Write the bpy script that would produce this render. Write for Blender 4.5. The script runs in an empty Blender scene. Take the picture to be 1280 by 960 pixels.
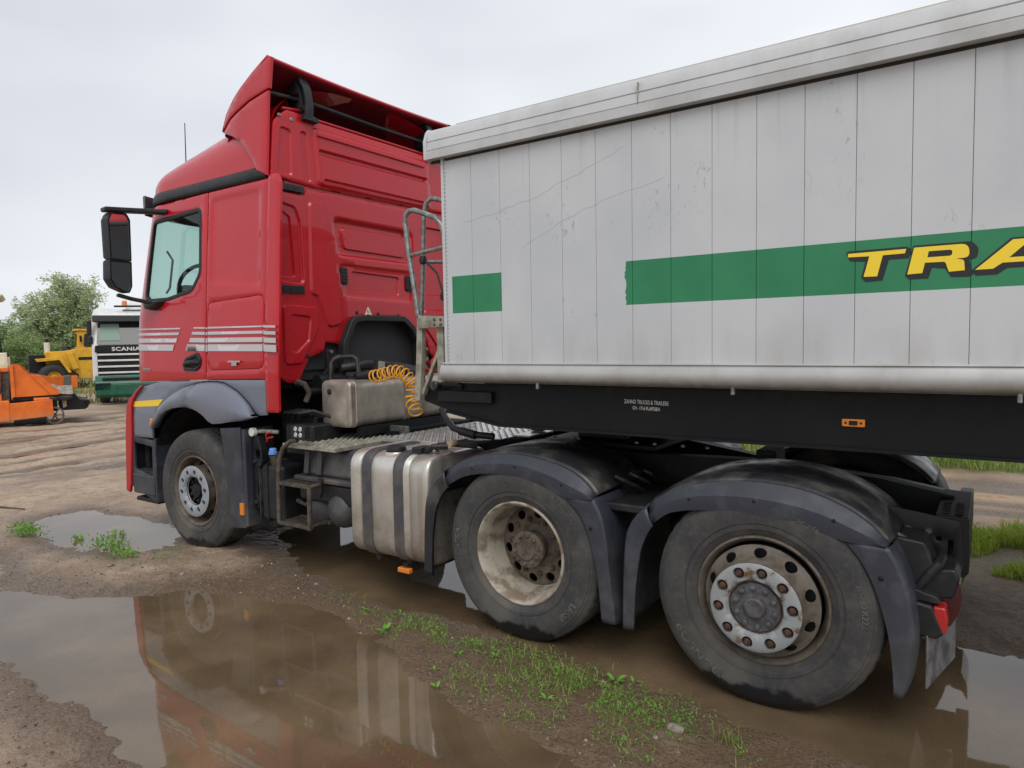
import bpy, bmesh, math, random
import numpy as np
from mathutils import Vector, Matrix, geometry
R = math.radians
PI = math.pi
random.seed(7)
rng = np.random.default_rng(11)
scene = bpy.context.scene
COL = scene.collection

# ---------------------------------------------------------------- camera
def look_matrix(pos, yaw, pitch, roll):
    fw = Vector((-math.sin(yaw)*math.cos(pitch), math.cos(yaw)*math.cos(pitch), math.sin(pitch)))
    r = fw.cross(Vector((0, 0, 1))).normalized()
    u = r.cross(fw)
    r2 = r*math.cos(roll) + u*math.sin(roll)
    u2 = -r*math.sin(roll) + u*math.cos(roll)
    m = Matrix((r2, u2, -fw)).transposed().to_4x4()
    m.translation = Vector(pos)
    return m
cam_data = bpy.data.cameras.new('camera')
cam_data.sensor_fit = 'HORIZONTAL'
cam_data.sensor_width = 36.0
cam_data.lens = 36.0*864.26/1280.0
cam_data.clip_start = 0.05
cam_data.clip_end = 3000
cam = bpy.data.objects.new('camera', cam_data)
COL.objects.link(cam)
cam.matrix_world = look_matrix((5.4131, -3.1317, 1.6938), 0.606581, -0.060804, -0.017764)
scene.camera = cam

# ---------------------------------------------------------------- overcast sky and soft sun
SUN_EL, SUN_AZ = R(50), R(146)          # azimuth measured from +Y towards +X
world = bpy.data.worlds.new('World')
scene.world = world
world.use_nodes = True
wn = world.node_tree.nodes; wl = world.node_tree.links
wn.clear()
wo = wn.new('ShaderNodeOutputWorld')
bg = wn.new('ShaderNodeBackground'); bg.inputs['Strength'].default_value = 0.1
sky = wn.new('ShaderNodeTexSky'); sky.sky_type = 'NISHITA'; sky.sun_disc = False
sky.sun_elevation = SUN_EL; sky.sun_rotation = SUN_AZ
sky.air_density = 1.0; sky.dust_density = 3.0
tc = wn.new('ShaderNodeTexCoord')
mp = wn.new('ShaderNodeMapping'); mp.inputs['Scale'].default_value = (1.0, 1.0, 2.6)
nz = wn.new('ShaderNodeTexNoise'); nz.inputs['Scale'].default_value = 1.5; nz.inputs['Detail'].default_value = 3.5; nz.inputs['Roughness'].default_value = .42
cr = wn.new('ShaderNodeValToRGB')
cr.color_ramp.elements[0].position = 0.34; cr.color_ramp.elements[0].color = (.56, .585, .635, 1)
cr.color_ramp.elements[1].position = 0.64; cr.color_ramp.elements[1].color = (.82, .842, .88, 1)
mul = wn.new('ShaderNodeVectorMath'); mul.operation = 'SCALE'; mul.inputs['Scale'].default_value = 9.6
mx = wn.new('ShaderNodeMix'); mx.data_type = 'RGBA'; mx.inputs['Factor'].default_value = 0.93
wl.new(tc.outputs['Generated'], mp.inputs['Vector']); wl.new(mp.outputs['Vector'], nz.inputs['Vector'])
wl.new(nz.outputs['Fac'], cr.inputs['Fac']); wl.new(cr.outputs['Color'], mul.inputs[0])
wl.new(sky.outputs['Color'], mx.inputs[6]); wl.new(mul.outputs['Vector'], mx.inputs[7])
wl.new(mx.outputs[2], bg.inputs['Color']); wl.new(bg.outputs['Background'], wo.inputs['Surface'])

sun_d = bpy.data.lights.new('sun', 'SUN'); sun_d.energy = 1.3; sun_d.angle = R(40); sun_d.color = (1, .97, .93)
sun = bpy.data.objects.new('sun', sun_d); COL.objects.link(sun)
sdir = Vector((math.sin(SUN_AZ)*math.cos(SUN_EL), math.cos(SUN_AZ)*math.cos(SUN_EL), math.sin(SUN_EL)))
sun.rotation_euler = sdir.to_track_quat('Z', 'Y').to_euler()
sun.location = sdir*30

scene.view_settings.view_transform = 'Standard'
scene.view_settings.look = 'None'
scene.view_settings.exposure = 0.32
scene.view_settings.gamma = 1.0
scene.view_settings.use_curve_mapping = False
scene.render.engine = 'CYCLES'
scene.cycles.max_bounces = 8
scene.cycles.transparent_max_bounces = 12

# ---------------------------------------------------------------- materials
MATS = {}
def srgb(r, g, b):
    f = lambda c: (c/255/12.92) if c <= 10.3 else ((c/255+.055)/1.055)**2.4
    return (f(r), f(g), f(b), 1)
class NT:
    def __init__(s, name):
        s.m = bpy.data.materials.new(name); s.m.use_nodes = True
        s.n = s.m.node_tree.nodes; s.l = s.m.node_tree.links
        s.b = s.n['Principled BSDF']; s.out = s.n['Material Output']
        g = s.n.new('ShaderNodeNewGeometry'); s.pos = g.outputs['Position']
        t = s.n.new('ShaderNodeTexCoord'); s.obj = t.outputs['Object']
    def noise(s, scale, detail=5, rough=.55, vec=None, stretch=None, dist=0):
        v = vec or s.obj
        if stretch:
            m = s.n.new('ShaderNodeMapping'); m.inputs['Scale'].default_value = stretch
            s.l.new(v, m.inputs['Vector']); v = m.outputs['Vector']
        t = s.n.new('ShaderNodeTexNoise'); t.inputs['Scale'].default_value = scale
        t.inputs['Detail'].default_value = detail; t.inputs['Roughness'].default_value = rough
        t.inputs['Distortion'].default_value = dist
        s.l.new(v, t.inputs['Vector']); return t.outputs['Fac']
    def ramp(s, fac, a, b, lo=0., hi=1.):
        r = s.n.new('ShaderNodeMapRange'); r.interpolation_type = 'SMOOTHSTEP'
        r.inputs['From Min'].default_value = a; r.inputs['From Max'].default_value = b
        r.inputs['To Min'].default_value = lo; r.inputs['To Max'].default_value = hi
        s.l.new(fac, r.inputs['Value']); return r.outputs['Result']
    def math(s, op, a, b=0.):
        m = s.n.new('ShaderNodeMath'); m.operation = op
        for i, v in enumerate((a, b)):
            if hasattr(v, 'links'): s.l.new(v, m.inputs[i])
            else: m.inputs[i].default_value = v
        return m.outputs[0]
    def mix(s, fac, a, b):
        m = s.n.new('ShaderNodeMix'); m.data_type = 'RGBA'
        for k, v in ((0, fac), (6, a), (7, b)):
            if hasattr(v, 'links'): s.l.new(v, m.inputs[k])
            else: m.inputs[k].default_value = v if k else v
        return m.outputs[2]
    def sep(s, v):
        m = s.n.new('ShaderNodeSeparateXYZ'); s.l.new(v, m.inputs[0]); return m.outputs
    def bump(s, h, strength=.3, dist=.01, prev=None):
        b = s.n.new('ShaderNodeBump'); b.inputs['Strength'].default_value = strength; b.inputs['Distance'].default_value = dist
        s.l.new(h, b.inputs['Height'])
        if prev: s.l.new(prev, b.inputs['Normal'])
        return b.outputs['Normal']
    def set(s, **k):
        names = {'color': 'Base Color', 'rough': 'Roughness', 'metal': 'Metallic', 'normal': 'Normal', 'coat': 'Coat Weight',
                 'coat_rough': 'Coat Roughness', 'spec': 'Specular IOR Level', 'alpha': 'Alpha', 'trans': 'Transmission Weight', 'ior': 'IOR',
                 'emit': 'Emission Color', 'emit_s': 'Emission Strength', 'sss': 'Subsurface Weight'}
        for kk, v in k.items():
            i = s.b.inputs[names[kk]]
            if hasattr(v, 'links'): s.l.new(v, i)
            else: i.default_value = v
        return s.m

def mat(name, col, rough=.5, metal=0, coat=0, spec=.5, var=None, dirt=None, bump=None, rvar=None, streak=None):
    """var=(scale, colour2, lo, hi): patches; dirt=(colour, z0, z1, amount): splash mud by height; streak=(colour, amount)"""
    if name in MATS: return MATS[name]
    t = NT(name); c = col
    if var:
        c = t.mix(t.ramp(t.noise(var[0], 6, .6), var[2], var[3]), c, var[1])
    if streak:
        f = t.ramp(t.noise(9, 6, .6, stretch=(1, 1, .06)), .5, .78, 0, streak[1])
        c = t.mix(f, c, streak[0])
    if dirt:
        z = t.sep(t.pos)[2]
        f = t.ramp(z, dirt[1], dirt[2], dirt[3], 0.)
        f = t.math('MULTIPLY', f, t.ramp(t.noise(14, 7, .65), .3, .7, .35, 1.))
        c = t.mix(f, c, dirt[0])
    kw = {}
    if rvar:
        kw['rough'] = t.ramp(t.noise(rvar[0], 5, .6), .3, .7, rvar[1], rvar[2])
    else: kw['rough'] = rough
    if bump:
        kw['normal'] = t.bump(t.noise(bump[0], 4, .6), bump[1], bump[2])
    t.set(color=c, metal=metal, coat=coat, spec=spec, **kw)
    if coat: t.b.inputs['Coat Roughness'].default_value = .03
    MATS[name] = t.m
    return t.m

MUD = srgb(128, 112, 96)
RED = mat('red_paint', (.43, .0035, .011, 1), .32, coat=.55, spec=.3, var=(1.3, (.47, .005, .014, 1), .35, .7), dirt=(srgb(112, 58, 50), 1.2, 1.9, .16), rvar=(30, .26, .42))
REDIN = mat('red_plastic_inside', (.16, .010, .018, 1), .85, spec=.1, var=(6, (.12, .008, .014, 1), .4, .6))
GREYP = mat('grey_panel_paint', srgb(104, 110, 124), .42, coat=.3, var=(5, srgb(104, 109, 120), .4, .65), dirt=(srgb(118, 110, 102), .2, 1.2, .5))
FEND = mat('grey_fender_plastic', srgb(46, 49, 58), .5, var=(7, srgb(62, 64, 71), .48, .66), dirt=(srgb(92, 88, 84), .1, .8, .45), bump=(240, .25, .002), rvar=(5, .38, .62))
FENDTOP = mat('dusty_fender_top', srgb(32, 33, 36), .5, var=(4.5, srgb(74, 71, 67), .47, .66), rvar=(3.5, .25, .75), bump=(160, .2, .002))
BLACKP = mat('black_plastic', (.011, .012, .014, 1), .48, spec=.4, var=(12, (.028, .027, .027, 1), .45, .75), bump=(200, .12, .002))
BLACKM = mat('black_chassis_paint', (.008, .009, .010, 1), .5, spec=.3, var=(7, (.028, .026, .024, 1), .5, .8), bump=(90, .15, .003))
RUBBER = mat('black_rubber', (.012, .012, .012, 1), .6)
TRFRAME = mat('trailer_frame_paint', (.006, .007, .009, 1), .5, spec=.22, var=(2.5, (.010, .011, .013, 1), .4, .7), rvar=(30, .42, .58))
STEEL = mat('galvanised_steel', srgb(150, 152, 152), .45, metal=.75, var=(30, srgb(118, 118, 114), .4, .6))
OLDSTEEL = mat('old_grey_steel', srgb(156, 154, 140), .6, metal=.2, var=(18, srgb(122, 118, 104), .4, .65))
BROWNSTEEL = mat('muddy_steel', srgb(94, 86, 76), .6, metal=.3, var=(20, srgb(66, 60, 54), .4, .65))
ALU = mat('dull_aluminium', srgb(206, 203, 196), .34, metal=.65, var=(5, srgb(178, 171, 160), .35, .7), streak=(srgb(120, 102, 82), .55), dirt=(srgb(136, 114, 92), .25, .85, .75), rvar=(20, .26, .42))
TANKM = mat('stained_tank_metal', srgb(196, 189, 180), .34, metal=.65, var=(4, srgb(150, 140, 128), .35, .7), streak=(srgb(92, 78, 66), .6), rvar=(14, .3, .5))
CHROME = mat('chrome', (.7, .7, .72, 1), .2, metal=1)
WORNWHITE = mat('worn_white_rim', srgb(162, 154, 141), .55, var=(8, srgb(116, 102, 86), .44, .62), bump=(80, .1, .002))
RIMBROWN = mat('brown_dusty_rim', srgb(104, 92, 78), .65, var=(12, srgb(76, 66, 56), .4, .65), bump=(70, .2, .003))
RIMGREY = mat('grey_dusty_rim', srgb(96, 89, 79), .6, var=(12, srgb(74, 64, 53), .42, .65), bump=(70, .15, .002))
RINGW = mat('rusty_white_nut_ring', srgb(138, 141, 142), .5, var=(13, srgb(98, 72, 50), .55, .66), bump=(70, .12, .002))
RINGC = mat('clean_grey_nut_ring', srgb(140, 146, 152), .48, var=(20, srgb(132, 128, 120), .5, .72))
RUST = mat('rusty_nut', srgb(84, 56, 40), .75, var=(40, srgb(54, 42, 36), .4, .6))
HUBG = mat('dark_grey_hub', srgb(84, 84, 88), .55, var=(25, srgb(64, 62, 62), .4, .6))
HUBB = mat('muddy_hub', srgb(98, 86, 74), .7, var=(18, srgb(66, 58, 50), .4, .6), bump=(60, .25, .004))
GLASS_B = None
def glass(name, tint, alpha=.35):
    t = NT(name)
    lw = t.n.new('ShaderNodeLayerWeight'); lw.inputs['Blend'].default_value = .5
    fac = t.math('ADD', .045, t.math('MULTIPLY', t.math('POWER', lw.outputs['Facing'], 4.), .75))
    tr = t.n.new('ShaderNodeBsdfTransparent'); tr.inputs['Color'].default_value = tint
    gl = t.n.new('ShaderNodeBsdfGlossy'); gl.inputs['Roughness'].default_value = .02
    mxs = t.n.new('ShaderNodeMixShader')
    t.l.new(fac, mxs.inputs[0]); t.l.new(tr.outputs[0], mxs.inputs[1]); t.l.new(gl.outputs[0], mxs.inputs[2])
    t.l.new(mxs.outputs[0], t.out.inputs['Surface'])
    return t.m
GLASS = glass('green_tinted_glass', (.74, .86, .82, 1))
DARKGLASS = mat('dark_glass', (.02, .026, .028, 1), .06, spec=.6)
MIRROR = mat('mirror_glass', (.82, .84, .85, 1), .03, metal=1)
ORANGE_L = mat('amber_lens', (.68, .20, .015, 1), .25, coat=.6)
REDLENS = mat('dark_red_lens', (.040, .003, .005, 1), .18, coat=.7)
REDBRIGHT = mat('bright_red_lens', (.38, .016, .014, 1), .25, coat=.5)
LIGHTGREY = mat('light_grey_decal', srgb(184, 182, 184), .45, coat=.4)
YELLOWS = mat('yellow_tape', srgb(226, 186, 30), .45)
WHITEP = mat('white_paint', (.66, .67, .66, 1), .4, coat=.3, var=(3, (.56, .56, .54, 1), .4, .7))
BLUECAP = mat('blue_plastic', srgb(92, 140, 205), .45)
YELLOWHOSE = mat('yellow_hose', srgb(224, 158, 42), .4)
REDHOSE = mat('red_hose', srgb(190, 40, 32), .4)
CREAM = mat('cream_paint', srgb(226, 218, 190), .5, var=(4, srgb(200, 190, 160), .4, .7))
ORANGEP = mat('orange_paint', srgb(226, 112, 30), .5, var=(3, srgb(200, 92, 24), .4, .7), dirt=(srgb(150, 125, 100), .05, .45, .9))
YELLOWP = mat('yellow_paint', srgb(214, 166, 40), .5, var=(3, srgb(188, 140, 34), .4, .7), dirt=(srgb(130, 110, 80), .3, 1.0, .5))
GREENP = mat('green_bumper_paint', srgb(24, 92, 70), .4, coat=.3, var=(4, srgb(16, 66, 52), .4, .7))
STONEM = mat('grey_stone', srgb(140, 130, 120), .8, var=(20, srgb(104, 96, 88), .4, .6), bump=(40, .4, .01))

# ---------------------------------------------------------------- mesh helpers
class MB:
    def __init__(s): s.v = []; s.f = []
    def add(s, vs, fs):
        o = len(s.v); s.v += [tuple(p) for p in vs]; s.f += [tuple(i+o for i in f) for f in fs]; return s
    def box(s, x0, x1, y0, y1, z0, z1):
        return s.add([(x0,y0,z0),(x1,y0,z0),(x1,y1,z0),(x0,y1,z0),(x0,y0,z1),(x1,y0,z1),(x1,y1,z1),(x0,y1,z1)],
                     [(0,3,2,1),(4,5,6,7),(0,1,5,4),(1,2,6,5),(2,3,7,6),(3,0,4,7)])
    def prism(s, poly, a, b, axis='y'):
        """extrude a 2D polygon; axis y: poly=(x,z); axis x: poly=(y,z); axis z: poly=(x,y)"""
        n = len(poly)
        P = {'y': lambda p, t: (p[0], t, p[1]), 'x': lambda p, t: (t, p[0], p[1]), 'z': lambda p, t: (p[0], p[1], t)}[axis]
        return s.add([P(p, a) for p in poly]+[P(p, b) for p in poly],
                     [tuple(range(n)), tuple(range(2*n-1, n-1, -1))]+[(i, i+n, (i+1) % n+n, (i+1) % n) for i in range(n)])
    def tube(s, pts, r, seg=10, closed=False, cap=True, rect=None):
        pts = [Vector(p) for p in pts]; n = len(pts); rings = []; up = None
        for i, p in enumerate(pts):
            a = pts[i-1] if (i > 0 or closed) else p; b = pts[(i+1) % n] if (i < n-1 or closed) else p
            t = (b-a).normalized()
            if up is None:
                up = Vector((0, 0, 1)) if abs(t.z) < .9 else Vector((0, 1, 0))
            x = t.cross(up)
            if x.length < 1e-5: x = t.orthogonal()
            x.normalize(); y = x.cross(t).normalized(); up = y
            rr = r[i] if isinstance(r, (list, tuple)) else r
            if rect: ring = [p+x*(sx*rect[0]/2)+y*(sy*rect[1]/2) for sx, sy in ((-1,-1),(1,-1),(1,1),(-1,1))]
            else: ring = [p+x*(rr*math.cos(k*2*PI/seg))+y*(rr*math.sin(k*2*PI/seg)) for k in range(seg)]
            rings.append(ring)
        if rect: seg = 4
        fs = []
        for i in range(n if closed else n-1):
            j = (i+1) % n
            for k in range(seg):
                k2 = (k+1) % seg; fs.append((i*seg+k, i*seg+k2, j*seg+k2, j*seg+k))
        if cap and not closed: fs += [tuple(range(seg-1, -1, -1)), tuple(range((n-1)*seg, n*seg))]
        return s.add([v for g in rings for v in g], fs)
    def lathe(s, prof, c=(0,0,0), axis='y', seg=48, closed=False, mod=None):
        """prof: (radius, height along axis)"""
        n = len(prof); vs = []
        for k in range(seg):
            a = k*2*PI/seg
            for i, (r, h) in enumerate(prof):
                if mod: r = mod(i, k, r)
                u, w = r*math.cos(a), r*math.sin(a)
                q = {'y': (u, h, w), 'x': (h, u, w), 'z': (u, w, h)}[axis]
                vs.append((q[0]+c[0], q[1]+c[1], q[2]+c[2]))
        fs = []
        for k in range(seg):
            k2 = (k+1) % seg
            for i in range(n if closed else n-1):
                i2 = (i+1) % n; fs.append((k*n+i, k*n+i2, k2*n+i2, k2*n+i))
        return s.add(vs, fs)
    def grid(s, fn, nu, nv):
        vs = [fn(i/nu, j/nv) for i in range(nu+1) for j in range(nv+1)]
        fs = [(i*(nv+1)+j, (i+1)*(nv+1)+j, (i+1)*(nv+1)+j+1, i*(nv+1)+j+1) for i in range(nu) for j in range(nv)]
        return s.add(vs, fs)
    def xf(s, m, start=0):
        s.v = s.v[:start]+[tuple(m @ Vector(p)) for p in s.v[start:]]; return s
    def mesh(s, name, m, smooth=35, recalc=True):
        me = bpy.data.meshes.new(name); me.from_pydata(s.v, [], s.f)
        if recalc:
            bm = bmesh.new(); bm.from_mesh(me); bmesh.ops.recalc_face_normals(bm, faces=bm.faces); bm.to_mesh(me); bm.free()
        me.materials.append(m)
        if smooth:
            me.shade_smooth(); me.set_sharp_from_angle(angle=R(smooth))
        return me
    def build(s, name, m, parent=None, bevel=0, smooth=40, solid=0, loc=None, recalc=True, subsurf=0, bseg=2):
        return put(name, s.mesh(name, m, smooth, recalc), parent, bevel, solid, loc, subsurf, bseg)

def put(name, me, parent=None, bevel=0, solid=0, loc=None, subsurf=0, bseg=2):
    o = bpy.data.objects.new(name, me); COL.objects.link(o)
    if parent is not None:
        o.parent = parent
        if loc is None: o.matrix_parent_inverse = world_of(parent).inverted()
    if loc is not None: o.location = loc
    if solid:
        md = o.modifiers.new('solid', 'SOLIDIFY'); md.thickness = solid; md.offset = -1
    if subsurf:
        md = o.modifiers.new('sub', 'SUBSURF'); md.levels = subsurf; md.render_levels = subsurf
    if bevel:
        md = o.modifiers.new('bev', 'BEVEL'); md.width = bevel; md.segments = bseg; md.limit_method = 'ANGLE'; md.angle_limit = R(40); md.harden_normals = True
    return o
def world_of(o):
    m = o.matrix_basis.copy()
    if o.parent: m = world_of(o.parent) @ o.matrix_parent_inverse @ m
    return m
def empty(name, loc=(0,0,0), rz=0, parent=None):
    o = bpy.data.objects.new(name, None); COL.objects.link(o)
    o.empty_display_size = .2
    o.rotation_euler = (0, 0, rz); o.location = loc
    if parent is not None:
        o.parent = parent; o.matrix_parent_inverse = world_of(parent).inverted()
    return o
def tag(o, label=None, cat=None, group=None, kind=None):
    if label: o['label'] = label
    if cat: o['category'] = cat
    if group: o['group'] = group
    if kind: o['kind'] = kind
    return o
def copy_tree(o, parent=None):
    c = o.copy(); COL.objects.link(c)
    c.parent = parent
    for ch in list(o.children): copy_tree(ch, c)
    return c

def rpoly(pts, r, n=5):
    """round the corners of a polygon; r number or list"""
    out = []; N = len(pts)
    for i, p in enumerate(pts):
        ri = r[i] if isinstance(r, (list, tuple)) else r
        P = Vector(p); A = Vector(pts[i-1])-P; B = Vector(pts[(i+1) % N])-P
        if ri <= 0: out.append(tuple(P)); continue
        ang = A.angle(B); d = min(ri/math.tan(ang/2), A.length*.48, B.length*.48)
        a = P+A.normalized()*d; b = P+B.normalized()*d
        for k in range(n+1):
            t = k/n; out.append(tuple(a*(1-t)**2+P*2*t*(1-t)+b*t*t))
    return out
def rrect(x0, x1, z0, z1, r, n=5): return rpoly([(x0,z0),(x1,z0),(x1,z1),(x0,z1)], r, n)
def area2(p): return sum(p[i-1][0]*p[i][1]-p[i][0]*p[i-1][1] for i in range(len(p)))/2
def densify(p, step):
    out = []
    for i in range(len(p)):
        a = p[i]; b = p[(i+1) % len(p)]; L = math.hypot(b[0]-a[0], b[1]-a[1]); n = max(1, int(math.ceil(L/step)))
        out += [(a[0]+(b[0]-a[0])*k/n, a[1]+(b[1]-a[1])*k/n) for k in range(n)]
    return out
def offset(p, d):
    """inset a polygon by d"""
    s = 1 if area2(p) > 0 else -1; N = len(p); out = []
    for i in range(N):
        a, b, c = Vector(p[i-1]), Vector(p[i]), Vector(p[(i+1) % N])
        e1 = (b-a); e2 = (c-b)
        n1 = Vector((-e1.y, e1.x))*s; n2 = Vector((-e2.y, e2.x))*s
        if n1.length: n1.normalize()
        if n2.length: n2.normalize()
        n = n1+n2
        if n.length < 1e-6: n = n1
        n.normalize(); k = max(.5, n.dot(n1)); out.append(tuple(b+n*(d/k)))
    return out
def sdf(poly, X, Y):
    """signed distance, negative inside (numpy)"""
    P = np.asarray(poly); d = np.full(X.shape, 1e9); ins = np.zeros(X.shape, bool); N = len(P)
    for i in range(N):
        a = P[i-1]; b = P[i]; ex, ey = b-a; L = ex*ex+ey*ey+1e-12
        t = np.clip(((X-a[0])*ex+(Y-a[1])*ey)/L, 0, 1)
        d = np.minimum(d, (X-a[0]-t*ex)**2+(Y-a[1]-t*ey)**2)
        c = ((a[1] > Y) != (b[1] > Y))
        with np.errstate(divide='ignore', invalid='ignore'):
            xi = a[0]+(Y-a[1])/(b[1]-a[1]+1e-15)*ex
        ins ^= (c & (X < xi))
    d = np.sqrt(d); return np.where(ins, -d, d)
def sstep(a, b, x):
    t = np.clip((x-a)/(b-a), 0, 1); return t*t*(3-2*t)

def panel(outline, holes, fn, thick=.015, step=.06, edge=.005, reliefs=(), extra=()):
    """sheet with holes in (u,v); fn(u,v,depth)->3D. reliefs: (poly, depth, width): pressed in by depth"""
    loops = [densify(outline, step)]+[densify(h, step) for h in holes]
    if area2(loops[0]) < 0: loops[0].reverse()
    for h in loops[1:]:
        if area2(h) > 0: h.reverse()
    pts = []; edges = []; bl = []
    for L in loops:
        o = len(pts); pts += L; edges += [(o+i, o+(i+1) % len(L)) for i in range(len(L))]; bl.append(range(o, o+len(L)))
    nb = len(pts)
    ex = []
    if edge:
        for i, L in enumerate(loops): ex += offset(L, edge if i == 0 else -edge)
    for (poly, dep, w) in reliefs:
        for d_ in (0, w*.3, w*.7, w):
            q = densify(poly, step*.8); q = offset(q, d_) if d_ else q
            A = np.array(q); ins = sdf(loops[0], A[:, 0], A[:, 1]) < -.004
            for h in loops[1:]: ins &= sdf(h, A[:, 0], A[:, 1]) > .004
            if ins.all():
                o = len(pts); pts += q; edges += [(o+i, o+(i+1) % len(q)) for i in range(len(q))]
    xs = [p[0] for p in loops[0]]; zs = [p[1] for p in loops[0]]
    gx = np.arange(min(xs)+step/2, max(xs), step); gz = np.arange(min(zs)+step/2, max(zs), step)
    G = np.array([(a, b) for a in gx for b in gz]) if len(gx) and len(gz) else np.zeros((0, 2))
    if len(ex): EX = np.array(ex)
    else: EX = np.zeros((0, 2))
    def keep(A, m):
        if not len(A): return A
        d = sdf(loops[0], A[:, 0], A[:, 1]) < -m
        for h in loops[1:]: d &= sdf(h, A[:, 0], A[:, 1]) > m
        return A[d]
    EX = keep(EX, edge*.5 if edge else step*.1); G = keep(G, step*.45)
    for (poly, dep, w) in reliefs:
        if len(G):
            dd = sdf(poly, G[:, 0], G[:, 1]); G = G[(dd > step*.25) | (dd < -w-step*.25)]
    allp = pts+[tuple(p) for p in EX]+[tuple(p) for p in G]
    vo, eo, fo, ov, oe, of = geometry.delaunay_2d_cdt([Vector(p) for p in allp], edges, [], 0, 1e-6)
    V = np.array([tuple(v) for v in vo]); F = [f for f in fo if len(f) == 3]
    C = V[np.array(F)].mean(axis=1)
    ok = sdf(loops[0], C[:, 0], C[:, 1]) < 0
    for h in loops[1:]: ok &= sdf(h, C[:, 0], C[:, 1]) > 0
    F = [f for f, k in zip(F, ok) if k]
    dep = np.zeros(len(V))
    for (poly, d, w) in reliefs:
        dep += d*sstep(0, w, -sdf(poly, V[:, 0], V[:, 1]))
    bset = set()
    inv = {}
    for i, ol in enumerate(ov):
        for q in ol: inv[q] = i
    lo = [[inv[q] for q in b] for b in bl]
    for L in lo: bset.update(L)
    if edge:
        for i in bset: dep[i] += edge*.6
    mb = MB()
    vs = [fn(V[i][0], V[i][1], dep[i]) for i in range(len(V))]
    fs = [tuple(f) for f in F]
    for L in lo:
        o = len(vs); vs += [fn(V[i][0], V[i][1], thick) for i in L]; n = len(L)
        fs += [(L[k], o+k, o+(k+1) % n, L[(k+1) % n]) for k in range(n)]
    mb.add(vs, fs)
    return mb

def text_mb(s, size, extrude=.001, shear=0, spacing=1, align='LEFT', bold=0, xscale=1):
    cu = bpy.data.curves.new('lettering', 'FONT'); cu.body = s; cu.size = size; cu.extrude = extrude; cu.shear = shear
    cu.space_character = spacing; cu.align_x = align; cu.offset = bold; cu.resolution_u = 3
    o = bpy.data.objects.new('lettering', cu)
    me = bpy.data.meshes.new_from_object(o)
    mb = MB(); mb.add([(v.co.x*xscale, v.co.y, v.co.z) for v in me.vertices], [tuple(p.vertices) for p in me.polygons])
    bpy.data.objects.remove(o); bpy.data.curves.remove(cu); bpy.data.meshes.remove(me)
    return mb
def text_on(mb, fn):
    mb.v = [tuple(fn(*p)) for p in mb.v]; return mb

# ================================================================ GROUND
def vnoise(X, Y, s, seed):
    g = np.random.default_rng(seed).random((256, 256))
    x = X*s+37.3; y = Y*s+91.7
    xi = np.floor(x).astype(int); yi = np.floor(y).astype(int); fx = x-xi; fy = y-yi
    fx = fx*fx*(3-2*fx); fy = fy*fy*(3-2*fy)
    a = g[xi % 256, yi % 256]; b = g[(xi+1) % 256, yi % 256]; c = g[xi % 256, (yi+1) % 256]; d = g[(xi+1) % 256, (yi+1) % 256]
    return (a*(1-fx)+b*fx)*(1-fy)+(c*(1-fx)+d*fx)*fy-.5
def fbm(X, Y, s, o, seed, g=.5):
    r = 0; k = 1
    for i in range(o): r = r+k*vnoise(X, Y, s*2**i, seed+i); k *= g
    return r
WATER = .012
PUD_FG = [(-.6,-1.5),(-.1,-1.22),(.35,-1.08),(.66,-.85),(.82,-.55),(1.39,-.36),(1.85,-.30),(2.2,-.34),(2.46,-.44),(2.75,-.55),(3.06,-.68),(3.6,-.80),(4.0,-.80),(4.5,-1.0),(4.9,-1.7),(3.4,-2.7),(2.63,-1.80),(2.08,-1.70),(1.64,-1.73),(1.03,-1.74),(.3,-1.9)]
PUD_RUT = [(.2,.72),(.85,.30),(1.3,.12),(1.65,.03),(2.19,.03),(2.82,-.03),(3.23,-.02),(3.87,-.07),(4.29,-.08),(4.67,-.16),(4.96,-.22),(5.6,-.35),(6.6,.3),(6.3,1.05),(5.58,1.2),(5.2,1.2),(4.5,1.5),(2.4,1.7),(.8,1.6),(.1,1.2)]
PUD_FAR = [(-2.25,-.40),(-2.3,.12),(-1.93,.38),(-1.2,.40),(-.62,.30),(-.36,.02),(-.45,-.36),(-1.05,-.60),(-1.7,-.52)]
PUD_EDGE = [(-1.25,-1.05),(-.6,-1.22),(0,-1.2),(-.2,-1.5),(-1.0,-1.6)]
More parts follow.
